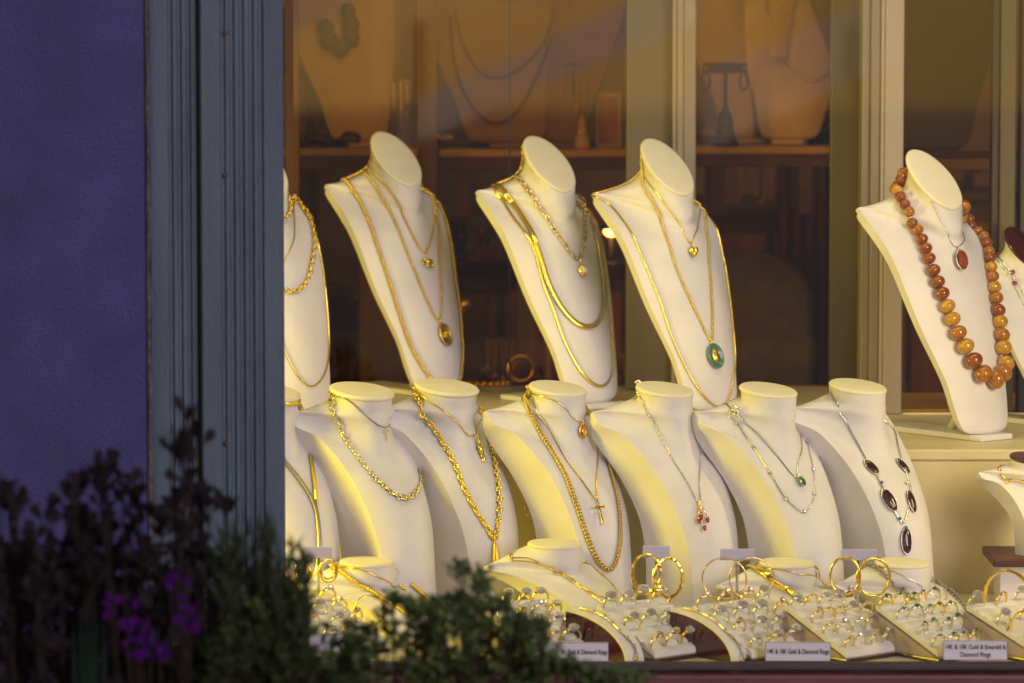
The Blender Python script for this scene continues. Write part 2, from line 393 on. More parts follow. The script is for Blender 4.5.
# ================================================================== necklace busts
def interp(rings, sub=5):
    out = []
    n = len(rings)
    for i in range(n-1):
        p0 = rings[max(i-1, 0)]; p1 = rings[i]; p2 = rings[i+1]; p3 = rings[min(i+2, n-1)]
        for s in range(sub):
            t = s/sub
            row = []
            for a, b, c, d in zip(p0, p1, p2, p3):
                row.append(.5*((2*b)+(c-a)*t+(2*a-5*b+4*c-d)*t*t+(3*b-a-3*c+d)*t**3))
            out.append(row)
    out.append(rings[-1]); return out
NF, NS, NB = 30, 4, 18
def ring(wE, yE, zE, sag, zF, mix, wB, yB, zB, bb=0., zBb=None, bmix=None):
    zBb = zB if zBb is None else zBb; bmix = bmix or mix
    def sh(t, m):
        e = math.sqrt(max(0, 1-t*t)); return m[0]*e+m[1]*(1-t*t)+m[2]*.5*(1+math.cos(math.pi*t))
    pts = []
    for i in range(NF+1):
        t = math.sin(math.pi*(i/NF-.5)); s = sh(t, mix); pts.append(Vector((wE*t, yE-sag*s, zE+(zF-zE)*s)))
    for i in range(NS):
        s = (.06, .35, .65, .94)[i]; pts.append(Vector((wE, yE, zE)).lerp(Vector((wB, yB, zB)), s))
    for i in range(NB+1):
        t = -math.sin(math.pi*(i/NB-.5)); s = sh(t, bmix); pts.append(Vector((wB*t, yB+bb*s, zB+(zBb-zB)*s)))
    for i in range(NS):
        s = (.06, .35, .65, .94)[i]; pts.append(Vector((-wB, yB, zB)).lerp(Vector((-wE, yE, zE)), s))
    return pts
E_, P_, B_ = (1, 0, 0), (0, 1, 0), (0, 0, 1)
def front_rings(H, k=None, yk=1.0, low=False):
    rs = [(.0345, 0, -.003, .0345, -.009, E_, .0345, 0, -.003, .0345, .003),
          (.0332, 0, -.018, .0345, -.024, E_, .0332, .001, -.018, .034, -.012),
          (.046, .014, -.0225, .051, -.036, (.75, 0, .25), .046, .018, -.021, .027, -.014),
          (.0775, .040, -.0265, .079, -.050, (.1, 0, .9), .077, .045, -.028, .010, -.024),
          (.0800, .037, -.034, .078, -.058, (.05, .1, .85), .0795, .048, -.037, .008, -.035),
          (.0780, .028, -.043, .072, -.068, (0, .3, .7), .0785, .049, -.048, .004, -.048),
          (.064, -.001, -.056, .051, -.086, (0, .6, .4), .069, .049, -.066, 0, -.066),
          (.052, -.046, -.098, .040, -.122, P_, .054, .022, -.105, 0),
          (.045, -.078, -.148, .028, -.164, P_, .048, -.006, -.148, 0),
          (.040, -.091, -.195, .023, -.204, P_, .042, -.012, -.195, 0),
          (.038, -.098, -.2587, .021, -.2587, P_, .040, -.012, -.2587, 0)]
    if low:
        rs[1] = (.0362, 0, -.009, .037, -.014, E_, .0362, .002, -.009, .036, -.005)
        rs[2] = (.054, .018, -.0165, .058, -.027, (.7, 0, .3), .054, .022, -.015, .022, -.008)
        rs[0] = (.0345, 0, -.001, .0345, -.003, E_, .0345, 0, -.001, .0345, .001)
    out = []
    if k is None: k = (H-.03)/(.2587-.03)
    def fz(z): return z if z > -.03 else -.03+(z+.03)*k
    def fy(y): return y*yk if y < 0 else y
    for r in rs:
        r = list(r); r += [r[8]]*(11-len(r))
        yc = r[1]-r[3]; 
        if yk != 1.0 and r[2] < -.03:
            yc2 = yc*yk; r[1] = fy(r[1]); r[3] = r[1]-yc2
        for i in (2, 4, 8, 10): r[i] = fz(r[i])
        out.append(tuple(r))
    return out
def back_rings():
    return [(.0345, 0, -.006, .0375, -.0435, E_, .0345, 0, -.006, .0375, .0315),
          (.0338, .001, -.024, .039, -.054, E_, .0338, .002, -.022, .038, .004),
          (.046, .016, -.040, .058, -.070, (.75, 0, .25), .046, .022, -.032, .026, -.014),
          (.0825, .055, -.0375, .096, -.080, (.1, .2, .7), .0820, .060, -.039, .005, -.034),
          (.0868, .051, -.0430, .094, -.086, (.05, .25, .7), .0860, .059, -.047, .002, -.044),
          (.0885, .044, -.050, .090, -.092, (0, .35, .65), .088, .055, -.055, .0, -.055),
          (.0900, .008, -.080, .059, -.114, (0, .7, .3), .0895, .020, -.086, -.020, -.090),
          (.0870, -.014, -.112, .042, -.140, (0, .85, .15), .086, -.003, -.117, -.028, -.122),
          (.0745, -.047, -.19, .032, -.202, P_, .0735, -.036, -.192, -.022, -.2),
          (.057, -.076, -.258, .023, -.266, P_, .056, -.066, -.26, -.015, -.265),
          (.050, -.088, -.298, .017, -.302, P_, .049, -.078, -.30, -.010, -.302),
          (.043, -.095, -.3235, .010, -.326, P_, .042, -.086, -.3235, -.006, -.326),
          (.030, -.097, -.332, .004, -.333, P_, .029, -.090, -.332, -.002, -.333)]
def loft_mesh(rings, S=1.0, Sx=1.0, sub=5):
    rows = interp([ring(*r) for r in rings], sub); n = len(rows[0]); mb = MB(); vs = []
    for row in rows:
        for v in row: vs.append(Vector((v.x*S*Sx, v.y*S, v.z*S)))
    fs = []
    for i in range(len(rows)-1):
        for k in range(n): fs.append((i*n+k, i*n+(k+1) % n, (i+1)*n+(k+1) % n, (i+1)*n+k))
    fs.append(tuple(range(n))); fs.append(tuple((len(rows)-1)*n+k for k in range(n))[::-1])
    mb.add(vs, fs); return mb
def cap_mesh(slope, a, b, S=1.0, Sx=1.0, t=.005):
    mb = MB(); n = 48; ang = math.atan(slope)
    nrm = Vector((0, -math.sin(ang), math.cos(ang))); lx = Vector((1, 0, 0)); ly = Vector((0, math.cos(ang), math.sin(ang)))
    prof = [(0, t*.05), (.90, t*.05), (.965, -t*.05), (1.0, -t*.35), (1.0, -t*.75), (.97, -t), (.9, -t*1.05)]
    vs = []
    for (r, z) in prof:
        for k in range(n):
            q = 2*math.pi*k/n; vs.append((lx*(a*Sx*r*math.cos(q))+ly*(b*r*math.sin(q))+nrm*(z))*S)
    fs = []
    for i in range(len(prof)-1):
        for k in range(n): fs.append((i*n+k, i*n+(k+1) % n, (i+1)*n+(k+1) % n, (i+1)*n+k))
    fs.append(tuple((len(prof)-1)*n+k for k in range(n)))
    mb.add(vs, fs); return mb
class Bust: pass
def make_bust(kind, cpx, cpy, yaw, base_z, label, group, S=1.0, d=None, H=None, Sx=1.0, yk=1.0, mb_=LEATHER, mc=CAPM, cat='necklace bust', capscale=1.0, nk=1.0, low_=False):
    b = Bust(); b.kind = kind
    if kind == 'tall':
        H = .333*S; zc = base_z+.008+H
    else:
        H = (H or .2587)*S; zc = base_z+H
    if d is None: d = depth_for(cpy, zc)
    p = P(cpx, cpy, d)
    if kind != 'free': p.z = zc if abs(p.z-zc) < .12 else p.z
    b.root = empty('necklace_bust', p, R(yaw), label=label, cat=cat, group=group)
    if kind == 'tall':
        body = loft_mesh(back_rings(), S, Sx); cap = cap_mesh(1.0, .0362*capscale, .0545*capscale, S, Sx)
    else:
        fr_ = [((q[0]*nk,)+tuple(q[1:6])+(q[6]*nk,)+tuple(q[7:]) if i < 3 else q) for i, q in enumerate(front_rings(H/S, None, yk, low_))]; body = loft_mesh(fr_, S, Sx); cap = cap_mesh(.03 if low_ else .176, .0358*capscale, .0362*capscale, S, Sx)
    b.body = body.build('body', mb_, b.root, smooth=True)
    b.body.data.set_sharp_from_angle(angle=R(28))
    b.cap = cap.build('neck_cap', mc, b.root, smooth=True)
    if kind == 'tall':
        f = MB().box(-.030*S, .030*S, -.118*S, .075*S, -H-.0078, -H-.0003, .002).build('base', mb_, b.root)
        leg = MB(); leg.tube([(.004, -.070*S, -.262*S), (.004, -.052*S, -.30*S), (.004, -.030*S, -H+.001)], .006*S, 8); leg.build('easel_leg', mb_, b.root, smooth=True)
    M = wmat(b.root); b.M = M
    vol = sum(body.v[f[0]].dot(body.v[f[i]].cross(body.v[f[i+1]])) for f in body.f for i in range(1, len(f)-1))
    fs_ = body.f if vol > 0 else [f[::-1] for f in body.f]
    b.bvh = BVHTree.FromPolygons([M @ v for v in body.v], fs_)
    b.d = d; b.S = S
    return b
TG = 'tall cream busts on the riser board'; FG = 'upright cream busts in the middle row'; LG = 'low reclined cream busts in the front row'
YAW = 40
B = {}
GOLDW = mat('whitish_gold', (.88, .76, .48), .24, 1)
def tall(k, x, y, label, bz=ZPL, **kw): B[k] = make_bust('tall', x, y, kw.pop('yaw', YAW), bz, label, TG, S=kw.pop('S', .97), **kw)
tall('B1', 262, 152, 'tall cream necklace bust half hidden behind the blue grey pilaster', d=5.56)
tall('B2', 397, 158, 'tall cream bust wearing three gold rope chains, one with an oval medallion')
tall('B3', 550, 163, 'tall cream bust wearing two flat gold chains and a pearl pendant chain')
tall('B4', 668, 166, 'tall cream bust wearing the green oval pendant and the gold heart')
tall('B5', 935, 178, 'tall cream bust wearing the big amber bead necklace', bz=ZL, d=5.33)
B['B6'] = make_bust('tall', 1024, 247, 38, ZL, 'cream bust with glossy maroon neck cap cut off by the right edge of the photo', None, S=.68, d=5.46, mc=MAROON)
def mid(k, x, y, label, S=1.0, **kw): B[k] = make_bust('mid', x, y, YAW, FLZ, label, FG, S=S, H=.2707, **kw)
mid('F1', 268, 383, 'upright cream bust mostly hidden by the pilaster, wearing a gold strap chain', capscale=1.12, nk=1.12, d=5.0)
mid('F2', 362, 384, 'upright cream bust wearing a thin chain with a tiny cross and a twisted gold collar', capscale=1.12, nk=1.12, d=5.02)
mid('F3', 447, 386, 'upright cream bust wearing the heavy gold byzantine chain', capscale=1.12, nk=1.12, d=5.065)
mid('F4', 558, 387, 'upright cream bust wearing a gold curb chain, a cross and a small oval medal')
mid('F5', 665, 388, 'upright cream bust wearing one thin chain with a red stone cluster')
mid('F6', 768.5, 388, 'upright cream bust wearing two thin silver chains and a green drop', d=5.03)
mid('F7', 858, 389, 'upright cream bust wearing the silver necklace of dark brown oval stones', d=5.075)
def low(k, x, y, H, label, d, yk=1.15): H = P(x, y, d).z-FLZ; B[k] = make_bust('mid', x, y, YAW-2, FLZ, label, LG, S=.92, H=H/.92, low_=True, d=d, yk=yk, mb_=LEATHER)
low('L1', 367, 560.5, .0765, 'low reclined cream bust at the left behind the bush, with gold rope chain', 4.90)
low('L2', 555, 542.5, .0975, 'low cream bust with dotted double chain, highest of the front row busts', 4.90)
low('L3', 787, 561.5, .0765, 'low reclined cream bust with a bright gold omega collar', 4.90)
low('L4', 902, 561.5, .0765, 'low reclined cream bust with a wide grey silver mesh chain', 4.90)

# ------------------------------------------------------------------ small bust on a pedestal at the right edge
dR = 5.0
pz = P(1024, 557, dR).z
e = empty('pedestal', (P(1030, 500, dR).x, -5+dR+.03, 0), label='square cream pedestal leg under a dark red wooden board at the right edge', cat='pedestal')
local(MB().box(P(1006, 0, dR).x, P(1060, 0, dR).x, -5+dR, -5+dR+.06, FLZ+.0005, pz-.0105, .002), e).build('leg', LEATHER, e)
local(MB().box(P(997, 0, dR).x, P(1080, 0, dR).x, -5+dR-.02, -5+dR+.10, pz-.010, pz, .002), e).build('board', MAROONW, e)
B['R1'] = make_bust('mid', 1030, 463, 30, pz, 'small cream bust with dark brown cap on the pedestal at the right edge', None, S=.70, d=dR+.045, H=.118/.70, yk=.55, mc=MAROONW)

# ================================================================== jewellery helpers
def catmull(pts, step):
    out = []; n = len(pts)
    for i in range(n-1):
        p0 = pts[max(i-1, 0)]; p1 = pts[i]; p2 = pts[i+1]; p3 = pts[min(i+2, n-1)]
        m = max(2, int((p2-p1).length/step))
        for s in range(m):
            t = s/m; out.append(.5*((2*p1)+(p2-p0)*t+(2*p0-5*p1+4*p2-p3)*t*t+(3*p1-p0-3*p2+p3)*t**3))
    out.append(pts[-1]); return out
def snap(b, px, py):
    o, dr_ = ray(px, py)
    h = b.bvh.ray_cast(o, dr_)
    if h[0] is not None: return h[0]
    best = None
    D = (b.root.location-o).length
    for i in range(80):
        q = o+dr_*(D-.18+i*.0045); loc, nn, idx, dist = b.bvh.find_nearest(q)
        if best is None or dist < best[0]: best = (dist, loc)
    return best[1]
def surface_path(b, pix, off, step=.0016, close=True, backrise=.012):
    pts = [snap(b, *q) for q in pix]
    Mi = b.M.inverted()
    if close:
        a = Mi @ pts[-1]; c = Mi @ pts[0]
        a0 = math.atan2(a.y, a.x); a1 = math.atan2(c.y, c.x)
        if a1 < a0: a1 += 2*math.pi
        if a1-a0 > 1.9*math.pi: a1 -= 2*math.pi
        ex = []
        nseg = 7
        for i in range(1, nseg):
            t = i/nseg; an = a0+(a1-a0)*t; zz = a.z+(c.z-a.z)*t
            tar = max(a.z, c.z)+backrise*math.sin(math.pi*t)
            zz = zz*(1-math.sin(math.pi*t))+tar*math.sin(math.pi*t)
            nk = (.0375*math.sin(an)-.030)*b.S if b.kind == 'tall' else -.013
            bl = math.sin(math.pi*t)**.45; zz = (a.z+(c.z-a.z)*t)*(1-bl)+nk*bl
            rd0 = math.hypot(a.x, a.y)*(1-t)+math.hypot(c.x, c.y)*t; rr0 = rd0*(1-bl)+.039*bl
            q = b.M @ Vector((rr0*math.cos(an), rr0*math.sin(an), zz)); ex.append(b.bvh.find_nearest(q)[0])
        pts = pts+ex+[pts[0]]
    fine = catmull(pts, step)
    P_o, N_o = [], []
    for q in fine:
        loc, nn, idx, dist = b.bvh.find_nearest(q)
        P_o.append(loc); N_o.append(nn)
    # smooth the path a little
    for _ in range(2):
        P_o = [P_o[0]]+[(P_o[i-1]+P_o[i]*2+P_o[i+1])/4 for i in range(1, len(P_o)-1)]+[P_o[-1]]
        N_o = [N_o[0]]+[(N_o[i-1]+N_o[i]*2+N_o[i+1]).normalized() for i in range(1, len(N_o)-1)]+[N_o[-1]]
    for _ in range(8): N_o = [N_o[0]]+[(N_o[i-1]+N_o[i]*2+N_o[i+1]).normalized() for i in range(1, len(N_o)-1)]+[N_o[-1]]
    P_o = [p+n*off for p, n in zip(P_o, N_o)]
    return resample(P_o, N_o, step)
def resample(ps, ns, step):
    L = [0]
    for i in range(1, len(ps)): L.append(L[-1]+(ps[i]-ps[i-1]).length)
    n = max(2, int(L[-1]/step)); op, on = [], []; j = 0
    for i in range(n+1):
        s = L[-1]*i/n
        while j < len(L)-2 and L[j+1] < s: j += 1
        t = 0 if L[j+1] == L[j] else (s-L[j])/(L[j+1]-L[j])
        op.append(ps[j].lerp(ps[j+1], t)); nn = ns[j].lerp(ns[j+1], t); on.append(nn.normalized() if nn.length > 0 else ns[j])
    return op, on
def chain(mb, ps, ns, style, r):
    if style == 'snake': mb.tube(ps, r, 6, ns)
    elif style == 'bead_snake':
        mb.tube(ps, [r*(1 if i % 2 else .7) for i in range(len(ps))], 6, ns)
    elif style == 'flat':
        mb.tube(ps, [r*(1.0 if i % 3 else .93) for i in range(len(ps))], 8, ns, flat=.30)
    elif style == 'rope':      # slanted strands lying side by side, like a twisted rope chain
        q, n_ = resample(ps, ns, r*1.25)
        for i in range(len(q)):
            t = (q[min(i+1, len(q)-1)]-q[max(i-1, 0)]); t, nn, bb = basis(t, n_[i])
            l_ = (t*.62+bb*.78).normalized(); s_ = nn.cross(l_).normalized(); rot = Matrix((l_, s_, nn)).transposed()
            mb.ball(q[i], r*1.25, r*.56, r*.85, n=8, m=6, rot=rot)
    else:  # links
        pitch = {'cable': 2.6, 'curb': 1.5, 'byz': 1.9, 'figaro': 2.4}[style]*r
        q, n_ = resample(ps, ns, pitch)
        for i in range(len(q)):
            t = (q[min(i+1, len(q)-1)]-q[max(i-1, 0)]); t, nn, bb = basis(t, n_[i])
            if style == 'cable': ax = nn if i % 2 else bb; mb.torus(q[i], ax, t, r*.75, r*.33, 9, 4, sx=1.9)
            elif style == 'figaro':
                ax = (nn*.9+bb*(.5 if i % 2 else -.5)).normalized(); lng = 2.2 if i % 4 == 0 else 1.5
                mb.torus(q[i], ax, t, r*.8, r*.34, 10, 4, sx=lng)
            elif style == 'curb':
                ax = (nn*.9+t*.55+bb*.15).normalized(); mb.torus(q[i], ax, t, r*.78, r*.36, 9, 5, sx=1.15)
            else:
                ax = (nn*.6+bb*(.8 if i % 2 else -.8)).normalized(); mb.torus(q[i], ax, t, r*.85, r*.38, 9, 5, sx=1.1)
def frame_at(b, px, py):
    "surface point, outward normal, down-the-front and sideways directions"
    p = snap(b, px, py); loc, nn, i, dd = b.bvh.find_nearest(p)
    if nn.dot(Vector((0, -5, CAMZ))-loc) < 0: nn = -nn
    dn = Vector((0, 0, -1)); dn = (dn-nn*dn.dot(nn)).normalized(); sd = nn.cross(dn).normalized()
    return loc, nn, dn, sd
def fmatrix(b, px, py, off=.002, tilt=0):
    loc, nn, dn, sd = frame_at(b, px, py)
    M = Matrix((sd, -dn, nn)).transposed().to_4x4() @ Matrix.Rotation(tilt, 4, 'Z')
    return Matrix.Translation(loc+nn*off) @ M      # x sideways, y up the front, z out of the front
def necklace(b, label, m, strands, cat='necklace', group=None, name='necklace', close=True):
    "strands: list of (pixels, style, radius, material or None)"
    root = empty(name, b.root.location.copy(), 0, label=label, cat=cat, group=group)
    for st_ in strands:
        pix, style, r = st_[:3]; mm = st_[3] if len(st_) > 3 and st_[3] else m
        ps, ns = surface_path(b, pix, r*.95, close=close if len(st_) < 5 else st_[4])
        mb = MB(); chain(mb, ps, ns, style, r); local(mb, root).build('chain', mm, root, smooth=style != 'cable')
    root['_b'] = ''; del root['_b']
    return root
def bpart(root, mb, name, m, parent=None, smooth=True):
    local(mb, root); return mb.build(name, m, parent or root, smooth=smooth)
def M_(mb, M): mb.M = M; return mb
def bail(root, M, m, h=.004):
    mb = M_(MB(), M); mb.torus((0, h, .0012), (1, 0, 0), (0, 1, 0), .0022, .0007, 10, 5, sx=1.3); bpart(root, mb, 'bail', m)
def cross(root, M, m, h, wd):
    mb = M_(MB(), M); t = h*.031
    mb.box(-t, t, -h, 0, 0, t*1.6, t*.3); mb.box(-wd/2, wd/2, -h*.36-t, -h*.36+t, .0001, t*1.6+.0001, t*.3)
    for (x, y) in ((-wd/2, -h*.36), (wd/2, -h*.36), (0, 0), (0, -h)): mb.ball((x, y, t*.8), t*1.5, n=8, m=6)
    return bpart(root, mb, 'pendant', m, smooth=False)
def gem(root, M, c, rx, ry, rz, m, parent=None, name='gem', n=10):
    mb = M_(MB(), M); mb.ball(c, rx, ry, rz, n=n, m=6); return bpart(root, mb, name, m, parent, smooth=False)
def oval_medal(root, M, m, a, bb, t=.0022, rel=True, c=(0, 0)):
    mb = M_(MB(), M)
    n = 32; prof = [(0, t*.55), (.72, t*.6), (.80, t*.95), (.92, t), (1, t*.6), (1, .0003), (.9, 0)]
    mb.lathe([(r, z) for r, z in prof], n, (c[0], c[1]-bb, 0), a, bb)
    o = bpart(root, mb, 'pendant', m)
    return o
def nugget(mb, c, s, k=9, seed=1):
    rr_ = random.Random(seed)
    for i in range(k): mb.ball((c[0]+rr_.uniform(-s, s), c[1]+rr_.uniform(-s, s)*.9, c[2]+rr_.uniform(0, s*.3)), s*rr_.uniform(.28, .55), n=8, m=5, jit=.08)

# ================================================================== necklaces of the back row
T = 1/770.  # metres per photo pixel at the back row
N = necklace(B['B1'], 'thick gold chain on the bust cut by the pilaster, middle of its three chains', GOLD,
    [([(296, 197), (303, 206), (309, 218), (312, 247), (307, 276), (298, 290), (288, 292), (276, 285), (262, 250), (250, 215), (242, 185)], 'byz', .0037)])
N = necklace(B['B1'], 'thin short gold chain on the bust cut by the pilaster', GOLD, [([(295.5, 198), (294, 226), (289, 250), (280, 262), (264, 225), (252, 188)], 'snake', .0011)])
N = necklace(B['B1'], 'long thin gold chain with rounded loop on the bust cut by the pilaster', GOLD,
    [([(300, 200), (309, 222), (317, 243), (325, 284), (328, 341), (325, 370), (313, 386), (300, 379), (288, 358), (272, 320), (250, 260), (235, 200), (232, 184)], 'bead_snake', .0015)])

N = necklace(B['B2'], 'short gold rope chain carrying a lumpy gold animal charm', GOLD,
    [([(358, 148), (370, 164), (383.5, 181.5), (398, 202), (410, 231), (423.5, 252), (431.7, 231), (433.7, 210), (429.6, 190)], 'rope', .0019)])
M = fmatrix(B['B2'], 425, 255, .003); bail(N, M, GOLD)
mb = M_(MB(), M)                                     # small four legged charm
mb.ball((.001, -.011, .002), .0068, .0046, .0035); mb.ball((-.0065, -.0075, .002), .0032, .0034, .003)
for x in (-.004, -.001, .004, .0065): mb.tube([(x, -.012, .002), (x+.0004, -.0195, .002)], .0014, 6)
mb.tube([(-.0085, -.008, .002), (-.0108, -.012, .002), (-.0100, -.016, .002)], .0011, 6)
bpart(N, mb, 'pendant', GOLD)
N = necklace(B['B2'], 'gold rope chain carrying the oval gold medallion', GOLD,
    [([(354, 156), (363, 169), (375, 183.5), (387.6, 206), (397.5, 228), (415, 273), (427, 302), (438.5, 322), (440.5, 292), (438.5, 255), (437, 222), (434, 202), (430.5, 191)], 'rope', .0022)])
M = fmatrix(B['B2'], 440, 324, .003, .15); bail(N, M, GOLD)
pd = oval_medal(N, M, GOLDD, .0118, .0165, .003)
mb = M_(MB(), M); nugget(mb, (0, -.0165, .0016), .004, 8, 5); bpart(N, mb, 'relief', GOLD, pd)
N = necklace(B['B2'], 'long thick gold rope chain, longest of the three on its bust', GOLD,
    [([(341.5, 175), (351, 187), (360, 202), (369, 222), (379.4, 252), (390, 283.5), (400, 315), (412.5, 349.5), (430, 378), (444, 392), (454, 388), (460, 372), (462.3, 349), (460, 322), (455, 285), (451, 253), (445, 222.5), (439, 206), (433, 196)], 'rope', .0030)])

N = necklace(B['B3'], 'gold figaro chain carrying a pearl held in a gold claw', GOLDP,
    [([(512, 146), (506, 157), (509, 167), (519, 179), (531.5, 193.5), (544, 212), (556, 232.5), (568, 250), (577.6, 259), (582.7, 241), (583.7, 222), (582.5, 199)], 'figaro', .0031)])
M = fmatrix(B['B3'], 578, 262, .003); bail(N, M, GOLD, .001)
mb = M_(MB(), M)
mb.lathe([(.002, 0), (.0065, .001), (.0072, .003), (.0055, .005)], 8, (0, -.013, 0), 1, 1.25)
for k in range(6): a = k*math.pi/3; mb.tube([(0, -.013, .001), (.006*math.cos(a), -.013+.008*math.sin(a), .003), (.0045*math.cos(a), -.013+.006*math.sin(a), .0075)], .0012, 5)
pd = bpart(N, mb, 'pendant', GOLD); gem(N, M, (0, -.013, .0055), .0046, .0050, .0042, PEARL, pd, 'pearl', 14)
N = necklace(B['B3'], 'wide flat polished gold herringbone necklace, upper loop on its bust', GOLD,
    [([(492, 181), (503, 191), (517, 209), (530, 230), (540, 257), (549.5, 286), (562, 309), (577, 324), (591, 326.5), (600, 315), (602.6, 293), (599, 260.5), (592, 228), (587, 212)], 'flat', .0038)])
N = necklace(B['B3'], 'narrow flat gold chain hanging lowest on the bust with the pearl', GOLD,
    [([(491.5, 186.5), (503, 201), (514, 218.6), (533, 247.6), (543, 283), (553, 309), (565.6, 344), (581.7, 373), (598, 386), (609, 379), (612, 354), (609, 309), (602.6, 260.5), (594, 222)], 'flat', .0021)])

N = necklace(B['B4'], 'thin gold chain carrying a small puffed gold heart', GOLD,
    [([(625, 153), (643, 171), (657.6, 194), (676, 218), (689.6, 243), (695.5, 232), (700, 212), (701.5, 201)], 'snake', .0010)])
M = fmatrix(B['B4'], 691, 246, .003); bail(N, M, GOLD, .001)
mb = M_(MB(), M); mb.ball((-.0028, -.007, .002), .0045, .0052, .0035, rot=Matrix.Rotation(.5, 3, 'Z')); mb.ball((.0028, -.007, .002), .0045, .0052, .0035, rot=Matrix.Rotation(-.5, 3, 'Z')); mb.ball((0, -.0105, .002), .0042, .0052, .0032)
bpart(N, mb, 'pendant', GOLD)
N = necklace(B['B4'], 'gold rope chain carrying the large green oval pendant', GOLD,
    [([(628, 157), (643, 181.5), (657.6, 210), (672, 255), (688, 296), (709.5, 340), (711.5, 325), (710, 284), (707, 239), (704, 212), (701.5, 203)], 'rope', .0020)])
M = fmatrix(B['B4'], 710, 344, .003, .12); bail(N, M, GOLD, .001)
pd = oval_medal(N, M, JADE, .0130, .0175, .0042)
mb = M_(MB(), M); mb.ball((0, -.0175, .0026), .0062, .0100, .0014, n=14); mb.ball((0, -.012, .0034), .0022, .0026, .0014); mb.ball((.0003, -.0195, .0036), .0036, .0052, .0014)
for a in range(14): q = a*math.pi/7; mb.ball((.0074*math.cos(q), -.0175+.0112*math.sin(q), .0028), .0008, n=6, m=4)
bpart(N, mb, 'gold_relief', GOLDD, pd)
N = necklace(B['B4'], 'long thin gold snake chain hanging lowest on the bust with the green pendant', GOLD,
    [([(592.5, 196), (600, 199), (610.5, 206), (627, 226.5), (643, 259), (659.7, 300), (672, 337), (690, 376), (707, 400), (722, 406), (731, 385), (734, 350), (733.5, 304), (729, 263), (719, 228), (708, 207)], 'bead_snake', .0017)])

# amber beads
b = B['B5']
zz = [(105, 90), (120, 122), (130, 145), (142, 166), (152, 190), (162, 215), (172, 242), (180, 268), (190, 295), (200, 325), (210, 352), (222, 382), (232, 410), (247, 440), (265, 474), (284, 506), (310, 520), (328, 490), (325, 465), (322, 440), (320, 412), (316, 385), (312, 358), (308, 330), (304, 302), (300, 275), (297, 248), (292, 222), (284, 195), (276, 172), (268, 150)]
ps, ns = surface_path(b, [(840+x/2.07, 130+y/2.07) for x, y in zz], .0055, close=True)
root = empty('bead_necklace', b.root.location.copy(), 0, label='necklace of big amber beads growing larger towards the bottom', cat='necklace')
L = len(ps); step = .0016; i = 0.0; low_i = min(range(L), key=lambda k: ps[k].z); kk = 0
cord = MB(); cord.tube(ps[::3], .0008, 5); bpart(root, cord, 'cord', GOLDD)
seq = []
for sgn in (1, -1):
    s = 0.0 if sgn == 1 else None
    pos = low_i*1.0
    rad = .0125
    if sgn == -1: pos -= (rad*.86+.0106*.86)/step
    while 0 <= pos < L:
        seq.append((int(pos), rad))
        r2 = max(.0078, rad*.962); pos += sgn*(rad+r2)*.86/step; rad = r2
        if len(seq) > 70: break
rb = random.Random(5)
for j, (k, rad) in enumerate(seq):
    t = ps[min(k+1, L-1)]-ps[max(k-1, 0)]; t, nn, bb = basis(t, ns[k]); rot = Matrix((bb, nn, t)).transposed()
    mb = MB(); mb.ball(ps[k]+nn*(rad*.9-.0055), rad, rad*.97, rad*.86, n=18, m=12, rot=rot)
    c = rb.random(); mm = AMB[0] if (c < .45 or k < 15) else AMB[1] if c < .75 else AMB[2]
    bpart(root, mb, 'bead', mm)
N = necklace(b, 'fine silver chain carrying a single brown faceted stone', SILVER,
    [([(918, 172), (932, 202), (944, 226), (957, 247), (962, 232), (966, 212), (966, 200)], 'snake', .0007)])
M = fmatrix(b, 957, 250, .003); bail(N, M, SILVER, .001)
pd = gem(N, M, (0, -.0145, .005), .0085, .0125, .005, mat('carnelian', (.28, .055, .015), .1, noise=.4, nscale=90, coat=.7), None, 'pendant', 12)
mb = M_(MB(), M); mb.torus((0, -.0145, .0045), (0, 0, 1), (0, 1, 0), .0088, .0008, 20, 5, sx=1.42); bpart(N, mb, 'setting', SILVER, pd)
b = B['B6']
N = necklace(b, 'double fine chain with small red flower stones on the maroon capped bust', SILVER,
    [([(994, 252), (1003, 262), (1012.6, 276), (1019, 287), (1026, 300), (1035, 312), (1042, 300), (1042, 275)], 'snake', .0008), ([(993, 256), (1000, 264), (1009, 276), (1016, 290), (1024, 306), (1036, 320), (1044, 304), (1044, 277)], 'snake', .0007)])
for (x, y) in ((997.5, 255), (1013.3, 272.5), (1014.7, 284), (1030, 302)):
    M = fmatrix(b, x, y, .002); mb = M_(MB(), M)
    for k in range(5): a = k*2*math.pi/5; mb.ball((.0022*math.cos(a), .0022*math.sin(a), .001), .0016, n=6, m=4)
    bpart(N, mb, 'red_flower', RUBY)

